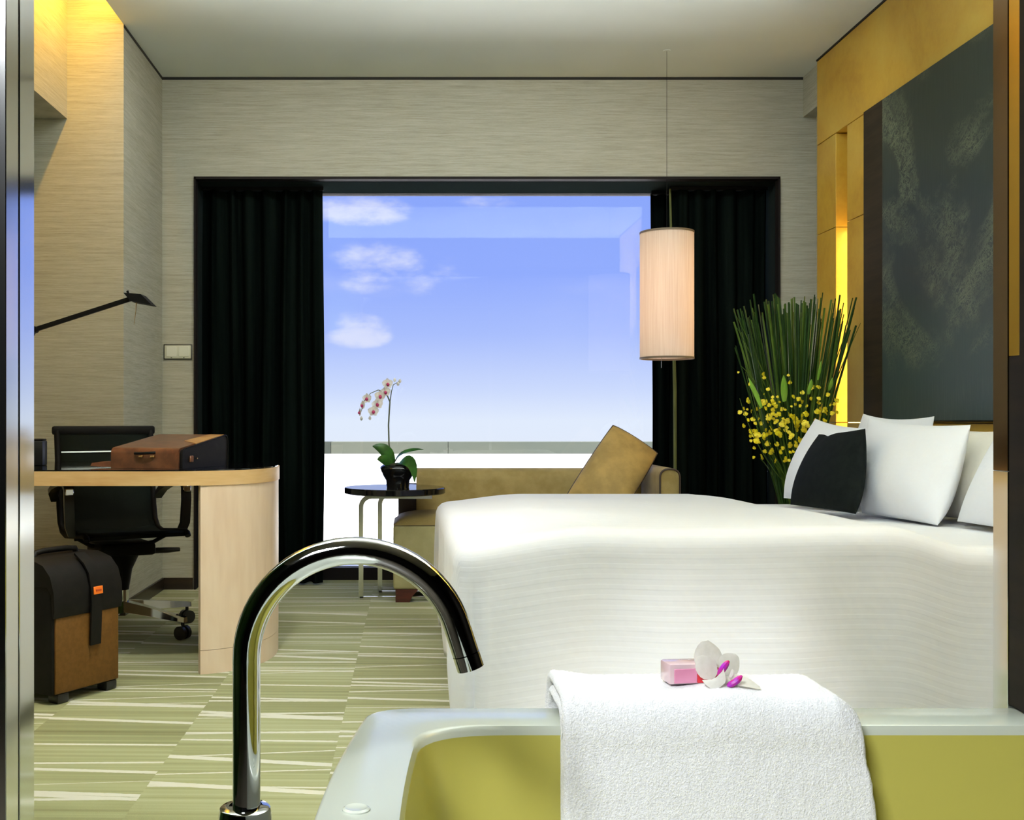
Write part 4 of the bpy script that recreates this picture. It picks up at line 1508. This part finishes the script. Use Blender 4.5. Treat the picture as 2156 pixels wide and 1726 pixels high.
def towel_layer(x0, x1, lift, th, zin, zout, name):
    # path in (y, z): down inside the tub, over the rim, down outside
    yi, yo = 1.374, 1.46
    path = []
    for k in range(30):
        path.append((yi - .014 - lift - .17 * (ZR - .015 - zin) * (1 - k / 29), zin + (ZR - .015 - zin) * k / 29))
    rr_ = .030
    for k in range(1, 13):
        a = math.pi - k / 12 * math.pi / 2
        path.append((yi - .014 - lift + rr_ + rr_ * math.cos(a), ZR - .015 + (.015 + .010 + lift) * math.sin(a)))
    yl = path[-1][0]
    for k in range(1, 8):
        path.append((yl + (yo - .006 - yl) * k / 7, ZR + .010 + lift))
    for k in range(1, 9):
        a = math.pi / 2 - k / 8 * math.pi / 2
        path.append((yo - .006 + (.022 + lift) * math.cos(a), ZR - .012 + (.022 + lift) * math.sin(a)))
    for k in range(1, 8):
        path.append((yo + .016 + lift, ZR - .012 - (ZR - .012 - zout) * k / 7))
    n = len(path)
    nrm_ = []
    for i in range(n):
        a_, b_ = path[max(0, i - 1)], path[min(n - 1, i + 1)]
        ty, tz = b_[0] - a_[0], b_[1] - a_[1]
        l_ = math.hypot(ty, tz) or 1.0
        nrm_.append((-tz / l_, ty / l_))
    nx = 110
    rings = []
    for ix in range(nx + 1):
        u = math.sin((ix / nx - .5) * math.pi) * .35 + (ix / nx * 2 - 1) * .65
        tp = max(.12, max(0.0, 1 - max(0.0, (abs(u) - .965) / .035) ** 2) ** .5)
        e = max(0, (u - .80) / .20)
        drop = (.029 if lift > .03 else .002) * e ** 1.8
        wav = (.0030 if lift > .03 else .0012) * math.sin(5.5 * u + 1.0) + .0012 * math.sin(11 * u)
        ring_ = []
        for side in (0, 1):
            for i in (range(n) if side == 0 else range(n - 1, -1, -1)):
                y, z = path[i]
                ny_, nz_ = nrm_[i]
                mid = th * .5
                off = -mid + (mid * tp if side == 0 else -mid * tp)
                dz = max(0, ZR - z)
                k2 = max(0.0, min(1.0, (z - ZR + .05) / .05))
                x = (x0 + x1) / 2 - dz * .01 * (1 - u) + dz * .035 * (1 + u) + (x1 - x0) / 2 * u
                jit = Vector((rn.uniform(-1, 1), rn.uniform(-1, 1), rn.uniform(-1, 1))) * .0006
                ring_.append(Vector((x, y + ny_ * off, z + nz_ * off + (wav - drop) * k2)) + jit)
        rings.append(ring_)
    mb = MB()
    mb.ring_loft(rings)
    return mb.build(name, 'towel', tw, world=True, ang=180)


towel_layer(.181, .548, .036, .016, .235, .46, 'upper_fold')
towel_layer(.1815, .546, .018, .015, .22, .44, 'lower_fold')

# ------------------------------------------------------------------ soap and orchid bloom on the towel
TZ = ZR + .0475
so_ = thing('soap_box', 'small pink wrapped soap on the towel', 'soap', (.350, 1.405, TZ), R(8))
MB().box(-.030, .034, -.017, .017, 0, .026, .003, 2).build('wrapper', 'soap_wrap', so_)
MB().box(-.024, .006, -.0185, -.0165, .002, .020, .0006, 1).build('pink_panel', 'soap_pink', so_)
MB().box(.0062, .0345, -.0187, -.0165, .002, .0205, .0006, 1).build('red_panel', 'soap_red', so_)

ob = thing('orchid_bloom', 'single white orchid bloom with magenta centre on the towel', 'flower', (.388, 1.385, TZ + .001))
ob.scale = (1.2, 1.2, 1.2)


def petal(cpts, wd_, side, nm='petal', mat='petal'):
    leaf(cpts, wd_, side, th=.0016, fold=.18).build(nm, mat, ob, ang=70)


pw = lambda w_: [w_ * v for v in (.35, .7, .92, 1.0, 1.0, .93, .78, .55, .25)]
petal(bez((-.004, .004, .012), (-.012, .010, .028), (-.014, .012, .043), 8), pw(.017), (.9, .35, .25))
petal(bez((.004, .006, .010), (.014, .014, .018), (.022, .018, .026), 8), pw(.013), (.75, .1, -.65))
petal(bez((.002, -.004, .006), (.016, -.010, .006), (.036, -.014, -.001), 8), pw(.012), (.2, .95, .25))
petal(bez((-.006, -.002, .010), (-.018, -.004, .018), (-.022, .000, .030), 8), pw(.012), (.55, .2, .75))
petal(bez((.0, -.004, .010), (-.014, -.016, .012), (-.012, -.020, .0), 8), pw(.014), (.8, .1, .6))
petal(bez((-.004, -.006, .008), (-.002, -.014, .004), (.012, -.022, -.002), 8), pw(.010), (.9, .3, .2))
MB().tube(bez((-.006, -.010, .012), (-.003, -.016, .020), (.004, -.012, .027), 6), [.0015, .003, .0036, .0036, .0036, .003, .0015], 8).build('lip', 'magenta', ob)
MB().tube(bez((.001, -.018, .003), (.008, -.022, .006), (.016, -.018, .013), 6), [.0015, .003, .0034, .0034, .0034, .003, .0012], 8).build('lip', 'magenta', ob)
MB().tube(bez((.004, -.014, .010), (.008, -.016, .013), (.008, -.012, .018), 6), [.001, .0022, .0026, .0026, .0024, .002, .001], 8).build('column', 'petal', ob)
